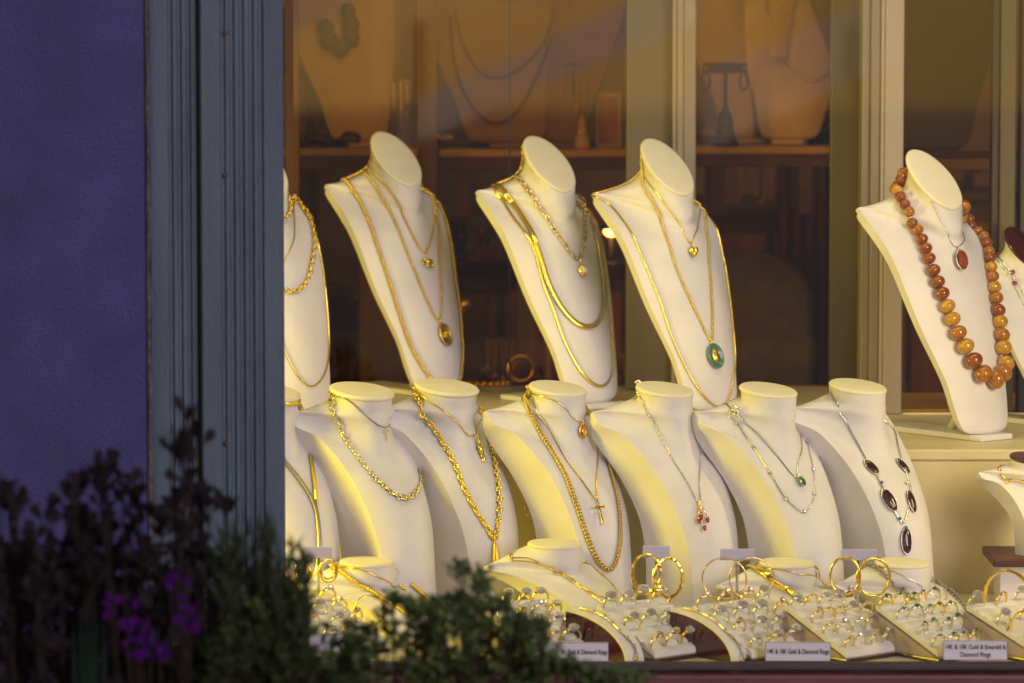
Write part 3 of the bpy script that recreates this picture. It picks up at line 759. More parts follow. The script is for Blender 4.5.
# ================================================================== necklaces of the middle row
b = B['F1']
necklace(b, 'flat gold strap chain on the bust cut by the pilaster', GOLD, [([(302, 404), (304, 420), (308, 444), (312.6, 478), (315, 505), (318, 535), (316, 570), (302, 590), (284, 560), (264, 450), (252, 405), (247, 397)], 'flat', .0030)])
necklace(b, 'grey silver snake chain hanging low on the bust cut by the pilaster', DSILVER, [([(319, 562), (318.7, 545), (317.7, 528), (314, 508), (304, 488), (289, 468), (270, 440), (250, 405), (246, 397)], 'bead_snake', .0030, None, False)])
b = B['F2']
N = necklace(b, 'thin grey chain carrying a tiny cross', DSILVER, [([(328.5, 393), (336, 396), (348.5, 400), (367.5, 417), (383.5, 427), (391, 421), (397, 414)], 'snake', .0008)])
cross(N, fmatrix(b, 384, 427, .0025), GOLDP, .016, .0105)
necklace(b, 'twisted two tone gold collar, thicker towards the bottom', GOLDW, [([(330.5, 391), (333, 411), (348.5, 444), (371, 474), (390, 491), (403, 497.5), (413, 494), (419.5, 484), (420, 468), (414, 450), (405, 430), (398, 417)], 'figaro', .0026), ([(374, 478), (390, 492.5), (403, 500), (414, 496), (419, 487)], 'byz', .0030, GOLDW, False)])
b = B['F3']
N = necklace(b, 'thin gold chain carrying a small jointed gold figure', GOLD, [([(420, 392), (431, 402), (443.6, 411), (458, 423), (471, 436), (478, 425), (482, 412)], 'snake', .0009)])
M = fmatrix(b, 474, 438, .003); bail(N, M, GOLD, .001); mb = M_(MB(), M)
mb.ball((0, -.006, .002), .0034, .0038, .003); mb.ball((.0004, -.016, .002), .0044, .0068, .0032, jit=.06); mb.tube([(-.002, -.021, .002), (-.003, -.030, .002), (-.002, -.036, .002)], .0019, 6); mb.tube([(.002, -.021, .002), (.003, -.030, .002), (.004, -.036, .002)], .0019, 6); mb.tube([(-.006, -.013, .002), (0, -.012, .003), (.006, -.016, .002)], .0015, 6); mb.ball((0, -.040, .002), .0050, .0040, .0025, jit=.1)
bpart(N, mb, 'pendant', GOLD)
N = necklace(b, 'heavy gold byzantine chain with an orange gold drop', GOLD, [([(418, 383), (420, 399), (426, 416), (440, 438), (451, 459), (462.6, 485.6), (474, 508), (487, 529), (493.5, 539), (497, 520), (497.5, 493), (493, 463), (487, 436), (482, 414)], 'byz', .0039)])
M = fmatrix(b, 493, 540, .004); bail(N, M, GOLD, .001); mb = M_(MB(), M); mb.lathe([(.0006, 0), (.0022, -.006), (.0045, -.022), (.0050, -.030), (.0030, -.036), (.0002, -.038)], 12); mb2 = MB()
mb.v = [M @ Vector((v.x, v.z, v.y+.003)) for v in [M.inverted() @ q for q in mb.v]]
bpart(N, mb, 'pendant', mat('orange_gold', (.9, .48, .09), .3, 1))
b = B['F4']
N = necklace(b, 'thin gold chain carrying a small oval gold medal', GOLDP, [([(524.7, 389), (534, 394), (546, 397), (563.7, 406), (579.7, 422), (586, 414), (589, 407)], 'snake', .0009)])
M = fmatrix(b, 580, 424, .0025); bail(N, M, GOLD, .001); pd = oval_medal(N, M, mat('copper_gold', (.85, .40, .08), .3, 1, noise=.2, nscale=300), .0066, .0092, .0024)
mb = M_(MB(), M); mb.ball((0, -.0092, .0018), .0025, .004, .001, n=8); bpart(N, mb, 'relief', GOLD, pd)
N = necklace(b, 'long thin gold chain carrying a slender gold cross', GOLD, [([(524.6, 391), (535, 406), (548.5, 428.5), (571, 466.5), (594.5, 498), (596, 482), (597, 447.5), (594, 424), (590, 412)], 'bead_snake', .0011)])
M = fmatrix(b, 595.5, 499, .0025); bail(N, M, GOLD, .001); cross(N, M, GOLD, .034, .015)
necklace(b, 'dark gold curb link chain, longest of the three on its bust', GOLDD, [([(521, 388), (524, 399), (529.5, 409.5), (544.7, 440), (562, 470), (575, 501), (588.4, 540), (600, 564), (611, 569), (617.7, 550), (618, 512), (611, 478), (603.7, 447.5), (596, 428), (590, 416)], 'curb', .0030)])
b = B['F5']
N = necklace(b, 'thin silver chain carrying a cluster of dangling red stones', SILVER, [([(632.5, 387), (647.4, 413), (662.6, 440), (681.7, 474), (698.3, 503), (699, 480), (699.3, 443.7), (697, 417)], 'cable', .0012)])
M = fmatrix(b, 698.5, 503, .003); bail(N, M, GOLDP, 0); mb = M_(MB(), M)
mb.ball((0, -.003, .002), .0024, .0024, .002)
ends = [(-.0045, -.024), (.0012, -.033), (.0065, -.023), (-.001, -.019)]
for (x, y) in ends: mb.tube([(0, -.003, .002), (x*.6, y*.5, .0025), (x, y+.004, .002)], .0007, 5)
pd = bpart(N, mb, 'pendant', GOLDP)
for (x, y) in ends: gem(N, M, (x, y, .0025), .0024, .0045, .002, RUBY, pd)
M = Matrix.Translation(b.M @ Vector((-.017, .030, .006))); mb = M_(MB(), M); mb.ball((0, 0, 0), .005, .003, .0035, n=8, m=5, jit=.1); bpart(N, mb, 'clasp', SILVER)
b = B['F6']
N = necklace(b, 'thin silver chain with bow carrying a pear shaped green drop', SILVER, [([(724, 404), (733.5, 413), (746, 424), (758.5, 435), (777, 456), (795.5, 477.5), (798.5, 459), (799.5, 430), (799, 416)], 'snake', .0008)])
M = fmatrix(b, 797, 478, .003); bail(N, M, SILVER, 0); pd = gem(N, M, (.001, -.0085, .003), .0034, .0062, .0026, EMER, None, 'pendant', 12)
mb = M_(MB(), M); mb.torus((.001, -.0085, .002), (0, 0, 1), (0, 1, 0), .0038, .0012, 18, 5, sx=1.7); bpart(N, mb, 'setting', PAVE, pd)
M = fmatrix(b, 735, 412, .002); mb = M_(MB(), M)
for a in (.4, 2.0, 3.6, 5.2): mb.torus((.004*math.cos(a), .004*math.sin(a), .001), (0, 0, 1), (math.cos(a), math.sin(a), 0), .003, .0009, 10, 5, sx=1.3)
bpart(N, mb, 'bow', SILVER)
sta = [(723, 403.7), (737, 423.5), (753.7, 448), (770, 473.5), (786, 499), (804, 511.7), (814, 494.6), (812.8, 469.6), (807, 443)]
N = necklace(b, 'thin silver station chain with nine tiny round stones', SILVER, [(sta+[(800, 424)], 'snake', .0008)])
for (x, y) in sta:
    M = fmatrix(b, x, y, .002); mb = M_(MB(), M); mb.torus((0, 0, 0), (0, 0, 1), (0, 1, 0), .0020, .0006, 10, 4); mb.ball((0, 0, 0), .0017, .0017, .0012, n=8, m=5); bpart(N, mb, 'stone', DIAM, smooth=False)
b = B['F7']
N = necklace(b, 'silver necklace of five dark brown stones in silver rims', SILVER, [([(829, 386), (845, 419.5), (858, 445), (871, 468), (889, 501), (902, 523), (907, 512), (910, 490), (903.5, 467), (898, 449), (891.5, 427)], 'snake', .0011)])
for (x, y, a, c, tl) in ((871, 468, .0062, .0128, .45), (889, 500.5, .0076, .0168, .42), (902, 467, .0062, .0125, .1), (910.5, 502, .0062, .0150, -.10), (906, 541, .0072, .0175, -.02)):
    M = fmatrix(b, x, y, .002, tl); mb = M_(MB(), M); a *= .9; c *= .9; mb.ball((0, 0, .001), a, c, .003, n=16, m=8); s_ = bpart(N, mb, 'stone', BROWNST)
    mb = M_(MB(), M); mb.torus((0, 0, .0006), (0, 0, 1), (0, 1, 0), a*1.03, .0007, 24, 6, sx=c/a); bpart(N, mb, 'rim', SILVER, s_)
for (x, y, m_) in ((881, 483.5, BLUEG), (906, 484, GOLDP), (899, 519, EMER), (903, 522, PEARL), (905, 528, BLUEG)):
    M = fmatrix(b, x, y, .003); gem(N, M, (0, 0, 0), .0022, .0022, .0018, m_, None, 'small_stone', 8)

# ================================================================== necklaces of the low busts
b = B['L1']
N = necklace(b, 'thin gold chain with a tiny charm on the left low bust', GOLD, [([(341, 567), (352, 568), (362, 570), (382.5, 579), (396, 587), (401, 580), (399, 571)], 'snake', .0010)])
M = fmatrix(b, 398, 588, .002); mb = M_(MB(), M); nugget(mb, (.003, -.004, .001), .004, 7, 3); bpart(N, mb, 'pendant', GOLD)
necklace(b, 'thick gold rope chain on the left low bust', GOLD, [([(339, 571), (347, 576), (355.7, 581.5), (373.6, 592.7), (388, 603), (410, 617), (430, 614), (430.7, 605), (418, 590.5), (405, 578)], 'rope', .0030)])
b = B['L2']
N = necklace(b, 'delicate double gold chain dotted with beads on the middle low bust', GOLD, [([(509, 559), (520, 558), (531.5, 559), (551.7, 568), (572, 579), (592, 592.7), (614, 601), (616, 585), (606, 572), (592, 560)], 'snake', .0008), ([(511, 561), (535, 562.5), (560, 575.5), (578.5, 586.5), (596.5, 599), (612, 609), (630, 612), (632, 604), (625.6, 594), (608, 573), (594, 562)], 'snake', .0009)])
for (x, y) in ((551.7, 568), (572, 579), (592, 592.7), (578.5, 586.5), (560, 575.5), (606, 572), (616, 583), (625, 594), (631, 601)):
    M = fmatrix(b, x, y, .0012); gem(N, M, (0, 0, 0), .0018, .0018, .0015, GOLD, None, 'bead', 8)
b = B['L3']
necklace(b, 'bright flat gold omega collar on the right low bust', GOLD, [([(750, 568), (761, 572.5), (776.5, 582.6), (790, 592.7), (802, 601.7), (822, 612), (842, 612), (846, 600), (833, 582), (820, 570)], 'flat', .0042)])
N = necklace(b, 'fine gold chain with small drop on the bust of the omega collar', GOLDP, [([(762, 567), (778, 569.5), (794, 572.5), (806, 575), (818, 580), (822, 574)], 'snake', .0008)])
M = fmatrix(b, 819, 582, .002); mb = M_(MB(), M); mb.ball((0, -.006, .001), .0026, .0060, .002); bpart(N, mb, 'pendant', GOLD)
b = B['L4']
necklace(b, 'wide grey silver mesh chain on the low bust nearest the emerald tray', DSILVER, [([(867.7, 563.6), (877, 569), (886.7, 577), (902, 590.5), (916, 603), (940, 618), (962, 620), (967, 612), (951.7, 594), (937, 578.5)], 'byz', .0032)])
necklace(b, 'hair thin silver chain on the low bust nearest the emerald tray', SILVER, [([(878, 566), (895.7, 572.5), (918, 584), (937, 597), (946, 600), (944, 590), (934, 577)], 'snake', .0006)])
b = B['R1']
necklace(b, 'short gold collar on the small bust with the dark brown cap', GOLD, [([(1007, 483), (1012, 479), (1024, 481), (1040, 488), (1050, 484), (1053, 478)], 'flat', .0018)])
# ================================================================== front row: trays, rings, ramps, hoops, bangles, signs
TY = R(40)
PADS = mat('pinkish_suede', (.50, .38, .30), .8, noise=.05, nscale=60)
def tray(px, py, label, Lu=.118, Lv=.100, d=4.618, zb=.043, rows=4):
    o = P(px, py, d); e = empty('ring_tray', (o.x, o.y, FLZ), TY, label=label, cat='ring tray', group='slanted cream ring trays')
    zf = max(.010, o.z-FLZ); zb = zb-FLZ
    mb = MB(); mb.prism([(-.002, .0047), (Lv+.002, .0047), (Lv+.002, zb-.0085), (Lv*.5, (zf+zb)/2-.0085), (-.002, zf-.0085)], (Lu+.004, 0, 0), (-.002, 0, 0), (0, 1, 0), (0, 0, 1))
    mb.build('tray_base', PADS, e); MB().box(-.004, Lu+.004, -.005, Lv+.004, -.0005+.001, .0045, .001).build('tray_foot', MAROON, e)
    # pad: soft rolls running across, slots between
    prof = []; n = rows*2
    for i in range(n):
        y0 = Lv*i/n; y1 = Lv*(i+1)/n
        for k in range(6):
            t = k/5; y = y0+(y1-y0)*(.04+.92*t); z = zf+(zb-zf)*y/Lv; prof.append((y, z-.0012+.0022*math.sin(math.pi*t)**.6))
    prof = [(0, zf-.006)]+prof+[(Lv, zb-.006)]
    mb = MB(); mb.prism(prof, (Lu, 0, 0), (0, 0, 0), (0, 1, 0), (0, 0, 1)); mb.build('pad', PAD, e)
    return e, zf, zb, Lu, Lv
def ring_proto(kind):
    e = empty('ring', (0, 0, -3)); r = .0086
    gold = kind in ('gp', 'gs', 'ge', 'gb')
    m = {'gp': GOLD, 'gs': GOLDP, 'ge': GOLD, 'gb': GOLD}.get(kind, SILVER)
    mb = MB(); n = 26; k0 = 5
    wid = {'gp': 1.9, 'sp': 1.7, 'ge': 1.4}.get(kind, 1.0)
    vs = []; fs = []
    for i in range(n):
        a = 2*math.pi*i/n; top = max(0, math.cos(a)); rr_ = .0009*(1+.25*top); ww = rr_*(1.3+wid*top**2)
        for k in range(8):
            q = 2*math.pi*k/8; vs.append((math.sin(a)*(r+rr_*math.cos(q)), ww*math.sin(q), math.cos(a)*(r+rr_*math.cos(q))))
    for i in range(n):
        for k in range(8): fs.append((i*8+k, i*8+(k+1) % 8, ((i+1) % n)*8+(k+1) % 8, ((i+1) % n)*8+k))
    mb.add(vs, fs); mb.build('band', m, e, smooth=True)
    rz = r+.0012
    rd = random.Random(kind)
    if kind in ('gp', 'sp'):        # domed cluster of small stones
        mb = MB(); mb.ball((0, 0, rz-.0012), .0048, .0042, .0034, n=14, m=8); h = mb.build('head', PAVE, e, smooth=True)
        mb = MB()
        for i in range(26):
            a = i*2.4; q = math.sqrt(i/26)*1.35; mb.ball((.0051*math.sin(q)*math.cos(a), .0045*math.sin(q)*math.sin(a), rz-.0012+.0036*math.cos(q)), .00105, n=6, m=4)
        mb.build('stones', DIAM, h)
    elif kind in ('gs', 'ss'):
        mb = MB(); mb.lathe([(.0014, rz-.002), (.0030, rz+.0014), (.0024, rz+.0026), (.0, rz+.0027)], 8); h = mb.build('stone', DIAM, e)
        mb = MB()
        for i in range(4): a = i*math.pi/2+.7; mb.tube([(.001*math.cos(a), .001*math.sin(a), rz-.002), (.0031*math.cos(a), .0031*math.sin(a), rz+.0018)], .0004, 4)
        for s_ in (-1, 1): mb.ball((s_*.0042, 0, rz-.0014), .0013, n=6, m=4)
        mb.build('claws', m, h)
    elif kind in ('ge', 'se'):
        mb = MB(); mb.ball((0, 0, rz+.0004), .0030, .0024, .0019, n=8, m=5); h = mb.build('stone', EMER, e)
        mb = MB()
        for s_ in (-1, 1):
            for k in range(3): mb.ball((s_*(.0036+.0014*k), 0, rz-.0004-.0009*k), .0012, n=6, m=4)
        mb.build('side_stones', DIAM, e)
    else:
        mb = MB()
        for k in range(-4, 5): a = k*.2; mb.ball((math.sin(a)*(r+.001), 0, math.cos(a)*(r+.001)), .0010, n=6, m=4)
        mb.build('stones', DIAM, e)
    return e
PROTO = {k: ring_proto(k) for k in ('gp', 'sp', 'gs', 'ss', 'ge', 'se', 'gb')}
USED = {}
def children(o): return [c for c in bpy.data.objects if c.parent == o]
KIDS = {k: [(c, children(c)) for c in children(v)] for k, v in PROTO.items()}
def put(kind, M, label, group):
    if kind not in USED: USED[kind] = 1; root = PROTO[kind]
    else:
        root = PROTO[kind].copy(); sc.collection.objects.link(root)
        for c, gs_ in KIDS[kind]:
            cc = c.copy(); sc.collection.objects.link(cc); cc.parent = root
            for gk in gs_: g_ = gk.copy(); sc.collection.objects.link(g_); g_.parent = cc
    root.matrix_world = M; root.location = M.to_translation(); root.rotation_euler = M.to_euler(); 
    s_ = M.to_scale()[0]; root.scale = (s_, s_, s_)
    tag(root, label, 'ring', group); return root
KN = {'gp': 'gold ring with domed stone cluster', 'sp': 'silver ring with domed stone cluster', 'gs': 'pale gold single stone ring', 'ss': 'silver single stone ring',
      'ge': 'gold ring with green stone', 'se': 'silver ring with green stone', 'gb': 'narrow gold stone set band'}
def fill(tr, kinds, where, rows=4, cols=4, seed=1, grp=None, rowsel=None, y0=.10, y1=.92, x0=.12, x1=.90, size=1.0):
    e, zf, zb, Lu, Lv = tr; rd = random.Random(seed); M0 = wmat(e); sl_ = math.atan2(zb-zf, Lv)
    RW = ['front row', 'second row', 'third row', 'back row']; CL = ['leftmost', 'second', 'third', 'fourth', 'rightmost'] if cols == 5 else ['leftmost', 'second', 'third', 'rightmost']
    for i in range(rows):
        if rowsel and i not in rowsel: continue
        for j in range(cols):
            k = rd.choice(kinds); x = Lu*(x0+(x1-x0)*j/(cols-1))+rd.uniform(-.0025, .0025); y = Lv*(y0+(y1-y0)*i/(rows-1))+rd.uniform(-.002, .002)
            z = zf+(zb-zf)*y/Lv
            S_ = rd.uniform(.95, 1.18)*size
            M = M0 @ Matrix.Translation((x, y, z)) @ Matrix.Rotation(sl_*.6, 4, 'X') @ Matrix.Rotation(rd.uniform(-.35, .25), 4, 'Z') @ Matrix.Rotation(rd.uniform(-.15, .15), 4, 'Y') @ Matrix.Translation((0, 0, .0040)) @ Matrix.Scale(S_, 4)
            put(k, M, '%s, %s, %s, %s' % (KN[k], RW[i] if rows == 4 else (['front row', 'middle row', 'back row'][i]), CL[j] if cols >= 4 else ['leftmost', 'middle', 'rightmost'][j], where), grp or 'rings standing in the cream trays')
t0 = tray(302, 648, 'cream ring tray at the far left behind the bush and pilaster')
t1 = tray(535, 650, 'cream ring tray left of the maroon ramp by the left sign', Lu=.095)
t2 = tray(655, 653, 'cream ring tray below the chunky nugget gold hoops', Lu=.100)
t3 = tray(752, 653, 'cream ring tray directly behind the middle sign')
t4 = tray(846, 653, 'cream ring tray below the plain flat gold hoops', Lu=.105)
t5 = tray(938, 652, 'cream ring tray of green stone rings behind the right sign', Lu=.098)
t6 = tray(1030, 646, 'cream ring tray cut off by the right edge, under the hammered bangle', Lu=.098)
fill(t0, ['sp', 'gs'], 'far left tray', seed=3)
fill(t1, ['sp', 'sp', 'gp', 'ss'], 'tray by left sign', seed=4, size=1.08)
fill(t2, ['gp', 'sp', 'sp', 'gp', 'gs'], 'tray below nugget hoops', seed=5, rows=3, cols=4, size=1.15)
fill(t3, ['sp', 'sp', 'gp', 'gs'], 'tray behind middle sign', seed=6, rows=4, cols=4, size=1.10)
fill(t4, ['gs', 'gb', 'gb', 'sp', 'ss'], 'tray below flat hoops', seed=7, size=1.0, cols=5)
fill(t5, ['ge', 'se', 'se', 'ge'], 'green stone tray', seed=8, size=1.0, cols=5)
fill(t6, ['sp', 'gb'], 'tray at right edge', seed=9, rows=3, cols=3)

def ramp(px, py, label, blabel):
    o = P(px, py, 4.612); e = empty('bracelet_ramp', (o.x, o.y, FLZ), TY, label=label, cat='bracelet ramp', group='curved maroon and cream bracelet ramps')
    L, Hh, W_ = .104, .047, .026
    arc = [(L*(1-math.cos(a)), Hh*math.sin(a)) for a in [math.pi/2*i/16 for i in range(17)]]
    MB().prism([(0, 0)]+arc[1:]+[(L, 0)], (W_-.002, 0, 0), (.001, 0, 0), (0, 1, 0), (0, 0, 1)).build('side', MAROON, e)
    up = [(y*1.0, z) for y, z in arc]; th = .0035
    outer = [(L-(L+th)*math.cos(a), (Hh+th)*math.sin(a)) for a in [math.pi/2*i/16 for i in range(17)]]
    MB().prism([(y, z+.0004) for y, z in arc]+outer[::-1], (W_, 0, 0), (0, 0, 0), (0, 1, 0), (0, 0, 1)).build('strip', PAD, e)
    M = wmat(e); ps = []; ns = []
    for i in range(70):
        a = .10+1.35*i/69; r2 = th+.0016
        ps.append(M @ Vector((W_*.5+.002*math.sin(i*.15), L-(L+r2)*math.cos(a), (Hh+r2)*math.sin(a)))); ns.append((M.to_3x3() @ Vector((0, -math.cos(a), math.sin(a)))).normalized())
    b_ = empty('bracelet', ps[0], 0, label=blabel, cat='bracelet')
    mb = MB(); q, n_ = resample(ps, ns, .0012); chain(mb, q, n_, 'bead_snake', .0012); local(mb, b_).build('chain', GOLDP, b_, smooth=True)
    mb = MB(); mb.torus(ps[0], ns[0], (0, 0, 1), .0028, .0008, 14, 5); local(mb, b_).build('clasp', GOLDP, b_, smooth=True)
    mb = MB()
    for k in range(5, 65, 9): mb.ball(ps[k]+ns[k]*.001, .0020, n=6, m=4)
    local(mb, b_).build('stones', DIAM, b_)
    return e
ramp(625, 656, 'maroon sided curved bracelet ramp right of the left sign', 'fine gold bracelet with small stones lying on the ramp by the left sign')
ramp(731, 658, 'maroon sided curved bracelet ramp left of the middle sign', 'fine gold bracelet with round clasp lying on the ramp by the middle sign')

# hoop earrings on card stands
def hoop_stand(cx0, cx1, cy0, cy1, d, label, hoops, m, style, what, yaw=0):
    c = P((cx0+cx1)/2, (cy0+cy1)/2, d); s_ = d/FPX
    e = empty('earring_stand', (c.x, c.y+.006, FLZ), yaw, label=label, cat='earring stand', group='lavender earring cards on thin stems')
    W_ = (cx1-cx0)*s_/2; h_ = (cy1-cy0)*s_/2; zc = c.z-FLZ
    MB().box(-W_, W_, -.0015, .0015, zc-h_, zc+h_, .0004).build('card', CARD, e)
    mb = MB(); mb.tube([(0, .004, .002), (0, .004, zc+h_*.6)], .0016, 8); mb.lathe([(.011, 0), (.011, .0015), (.009, .002), (0, .0022)], 20, (0, .004, 0)); mb.build('stem', mat('clear_plastic', (.8, .8, .78), .1, trans=.8), e, smooth=True)
    for i, (x0, x1, y0, y1) in enumerate(hoops):
        hc = P((x0+x1)/2, (y0+y1)/2, d); rx = (x1-x0)*s_/2; rz = (y1-y0)*s_/2
        o = empty('hoop_earring', hc, 0, label=('%s, %s one of the pair' % (what, ('left', 'right')[i])), cat='earring', group='hoop earrings on the lavender cards')
        ax = Vector((.25-.2*i, -1, .05)).normalized(); mb = MB(); n = 40
        th = {'thin': .0010, 'flat': .0017, 'nugget': .0029, 'chunky': .0030}[style]; rd = random.Random(i+7)
        up = Vector((0, 0, 1)); sd = Vector((1, 0, 0)); pts = []; rad = []
        for k in range(n):
            a = 2*math.pi*k/n; dep = .007*math.sin(a)*(1 if i else -1)
            pts.append(Vector(hc)+Vector(((rx-th)*math.sin(a), dep*.4-.0045, (rz-th)*math.cos(a))))
            t_ = th*(1 if style in ('thin', 'flat') else (.55+.45*(1-math.cos(a))/2)); 
            if style == 'nugget': t_ *= rd.uniform(.72, 1.3)
            rad.append(t_)
        mb.tube(pts, rad, 8, closed=True, normals=[(p-Vector(hc)).normalized() for p in pts]); local(mb, o).build('hoop', m, o, smooth=style != 'nugget')
        mb = MB(); mb.tube([pts[0], pts[0]+Vector((0, .0025, .0005))], .0006, 5); mb.ball(pts[0]+Vector((0, -.0005, .001)), .0011, n=6, m=4); local(mb, o).build('post', m, o)
hoop_stand(304, 332, 547.5, 558.5, 4.78, 'earring card at the far left behind the bush, holding small chunky hoops', [(293, 313, 558, 585), (318, 339, 556, 583)], GOLD, 'chunky', 'small chunky gold hoop earring on the far left card')
hoop_stand(643, 670, 546.5, 558.5, 4.77, 'tilted earring card holding the nugget textured gold hoops', [(629.6, 663, 551, 595), (651, 685, 555, 600)], GOLD, 'nugget', 'nugget textured thick gold hoop earring')
hoop_stand(720, 755, 549.5, 561, 4.77, 'earring card holding the thin pale hoops behind the middle sign', [(701, 747, 556, 600), (728, 775, 556, 600)], GOLDP, 'thin', 'thin pale gold large hoop earring')
hoop_stand(841, 877, 550, 561, 4.77, 'earring card holding the plain flat gold hoops', [(828.5, 861, 555, 596), (855, 891, 556, 597)], GOLD, 'flat', 'plain flat gold hoop earring')

def bangle(px, py, rpx, d, wdt, label, tiltz, m=GOLD, hammered=True, th=.0013):
    c = P(px, py, d); rr_ = rpx*d/FPX; e = empty('bangle', c, tiltz, label=label, cat='bangle'); mb = MB(); n = 44; rd = random.Random(px)
    vs = []; fs = []
    for i in range(n):
        a = 2*math.pi*i/n; ww = wdt*(1+(rd.uniform(-.12, .12) if hammered else 0)); j_ = rd.uniform(-.0004, .0004) if hammered else 0
        for (rad, y) in ((rr_-th, -ww), (rr_+j_, -ww), (rr_+th*.7+j_, 0), (rr_+j_, ww), (rr_-th, ww)): vs.append((rad*math.sin(a), y, rad*math.cos(a)))
    for i in range(n):
        for k in range(5): fs.append((i*5+k, i*5+(k+1) % 5, ((i+1) % n)*5+(k+1) % 5, ((i+1) % n)*5+k))
    mb.add(vs, fs); mb.build('band', m, e, smooth=not hammered)
    mb = MB(); mb.box(-.003, .003, -wdt*.8, wdt*.8, -rr_-.0022, -rr_+.001, .0004); mb.build('clasp', m, e)
    return e, c, rr_
e, c, rr_ = bangle(1008, 597, 27, 4.80, .0048, 'large hammered gold bangle standing on a small cream block at the right', R(-35))
bl = empty('bangle_block', (c.x-.004, c.y, FLZ), 0, label='small cream block under the large hammered gold bangle', cat='block')
zt = c.z-rr_-FLZ-.0026
MB().box(-.022, .012, -.012, .012, .0005, zt, .0015).build('block', PAD, bl); MB().box(-.024, .014, -.014, .014, .0, .005, .001).build('foot', MAROON, bl)
bangle(1028, 630, 20, 4.640, .0040, 'second gold bangle, cut off by the right edge of the photo', R(-30))
bangle(369, 611, 16, 4.72, .0018, 'narrow polished gold bangle half hidden by the bush', R(20), hammered=False)

# tent signs
def text_mesh(s, size):
    cu = bpy.data.curves.new('lettering', 'FONT'); cu.body = s; cu.size = size; cu.align_x = 'CENTER'; cu.align_y = 'CENTER'; cu.extrude = .00012; cu.space_line = 1.15; cu.offset = .00012
    o = bpy.data.objects.new('lettering', cu); sc.collection.objects.link(o); dg = bpy.context.evaluated_depsgraph_get(); dg.update()
    me = bpy.data.meshes.new_from_object(o.evaluated_get(dg)); bpy.data.objects.remove(o); return me
def sign(x0, x1, y0, y1, d, s, label, yaw, size):
    k = d/FPX; c = P((x0+x1)/2, (y0+y1)/2, d); W_ = (x1-x0)*k; h_ = (y1-y0)*k; zb = FLZ+.001
    zb = c.z-h_/2
    e = empty('tent_sign', (c.x, c.y, zb), R(yaw), label=label, cat='sign', group='small white tent signs')
    lean = .0045
    MB().prism([(0, 0), (.0012, 0), (lean+.0012, h_), (lean, h_)], (W_, 0, 0), (-W_/2, 0, 0), (0, 1, 0), (0, 0, 1)).build('front_panel', WHITEC, e)
    MB().prism([(lean+.0014, h_), (lean+.0026, h_), (lean*2+.0034, 0), (lean*2+.0022, 0)], (W_, 0, 0), (-W_/2, 0, 0), (0, 1, 0), (0, 0, 1)).build('back_panel', WHITEC, e)
    bm_ = MB(); t_ = .0006
    a = math.atan2(lean, h_)
    for (xa, xb, za, zb_) in ((-W_/2, W_/2, h_-t_, h_), (-W_/2, W_/2, 0, t_), (-W_/2, -W_/2+t_, t_, h_-t_), (W_/2-t_, W_/2, t_, h_-t_)):
        bm_.add([(xa, lean*za/h_-.0002, za), (xb, lean*za/h_-.0002, za), (xb, lean*zb_/h_-.0002, zb_), (xa, lean*zb_/h_-.0002, zb_)], [(0, 1, 2, 3)])
    bm_.build('border', mat('dark_violet_ink', (.16, .08, .14), .6), e)
    if not s: return e
    me = text_mesh(s, size); me.materials.clear(); me.materials.append(INK)
    t = bpy.data.objects.new('lettering', me); sc.collection.objects.link(t); t.parent = e
    t.location = (0, lean*.5-.0004, h_*.5); t.rotation_euler = (math.pi/2-a, 0, 0)
    wid = max(v.co.x for v in me.vertices)-min(v.co.x for v in me.vertices); sx_ = min(1.0, W_*.94/wid)
    t.scale = (sx_, 1, 1)
    if s.count('\n'): t.location.z = h_*.5-.0005
    return e
sign(545, 609, 643, 662, 4.600, '14K & 18K Gold & Diamond Rings', 'leftmost readable white sign about gold and diamond rings, partly behind the bush', -1, .0078)
sign(765, 831, 642.5, 661.5, 4.600, '14K & 18K Gold & Diamond Rings', 'middle white sign about gold and diamond rings, right of the second ramp', -2, .0078)
sign(943, 1008, 641, 660.5, 4.600, '14K & 18K Gold & Emerald &\nDiamond Rings', 'right white sign about gold, emerald and diamond rings', -1, .0074)
sign(301, 345, 634, 652, 4.600, '', 'left white card with dark red border half hidden by the bush beside the pilaster', 0, .007)
# drop earring hung on the riser, pearl stud
p = P(526.5, 474, DR-.002); e = empty('drop_earring', p, label='tiny gold chain drop earring hanging on the cream riser between two middle busts', cat='earring')
mb = MB(); mb.ball((0, -.001, 0), .0012, n=8, m=5); mb.build('stud', GOLDP, e, smooth=True)
mb = MB(); mb.tube([(0, -.002, 0), (.0006, -.002, -.034)], .0006, 5); mb.build('chain', GOLDP, e)
mb = MB(); mb.torus((.0006, -.0025, -.044), (0, 1, 0), (0, 0, 1), .0032, .0007, 16, 5, sx=2.6); mb.build('pendant', GOLDP, e, smooth=True)
p = P(1009, 533, dR-.004); 
# ================================================================== dim things inside the shop
IG = 'dim ochre busts on the inner shelves'
def inner(px, py, yaw, bz, S, Sx, label, m, d, mc=None):
    z = P(px, py, d).z
    b = make_bust('tall', px, py, yaw, bz, label, IG, S=S, d=d, Sx=Sx, mb_=m, mc=mc or m, cat='necklace bust'); return b
BG = {}
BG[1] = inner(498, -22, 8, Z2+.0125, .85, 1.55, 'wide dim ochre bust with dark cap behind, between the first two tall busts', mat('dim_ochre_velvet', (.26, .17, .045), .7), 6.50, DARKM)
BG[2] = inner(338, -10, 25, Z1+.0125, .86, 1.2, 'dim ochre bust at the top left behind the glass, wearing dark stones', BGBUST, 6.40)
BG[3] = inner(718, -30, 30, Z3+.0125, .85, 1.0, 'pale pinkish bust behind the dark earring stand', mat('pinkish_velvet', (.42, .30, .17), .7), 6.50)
BG[4] = inner(800, -20, -15, Z3+.0125, .82, 1.25, 'pale bust with yellow strap behind the glass, left of the right white post', BGWHITE, 6.47)
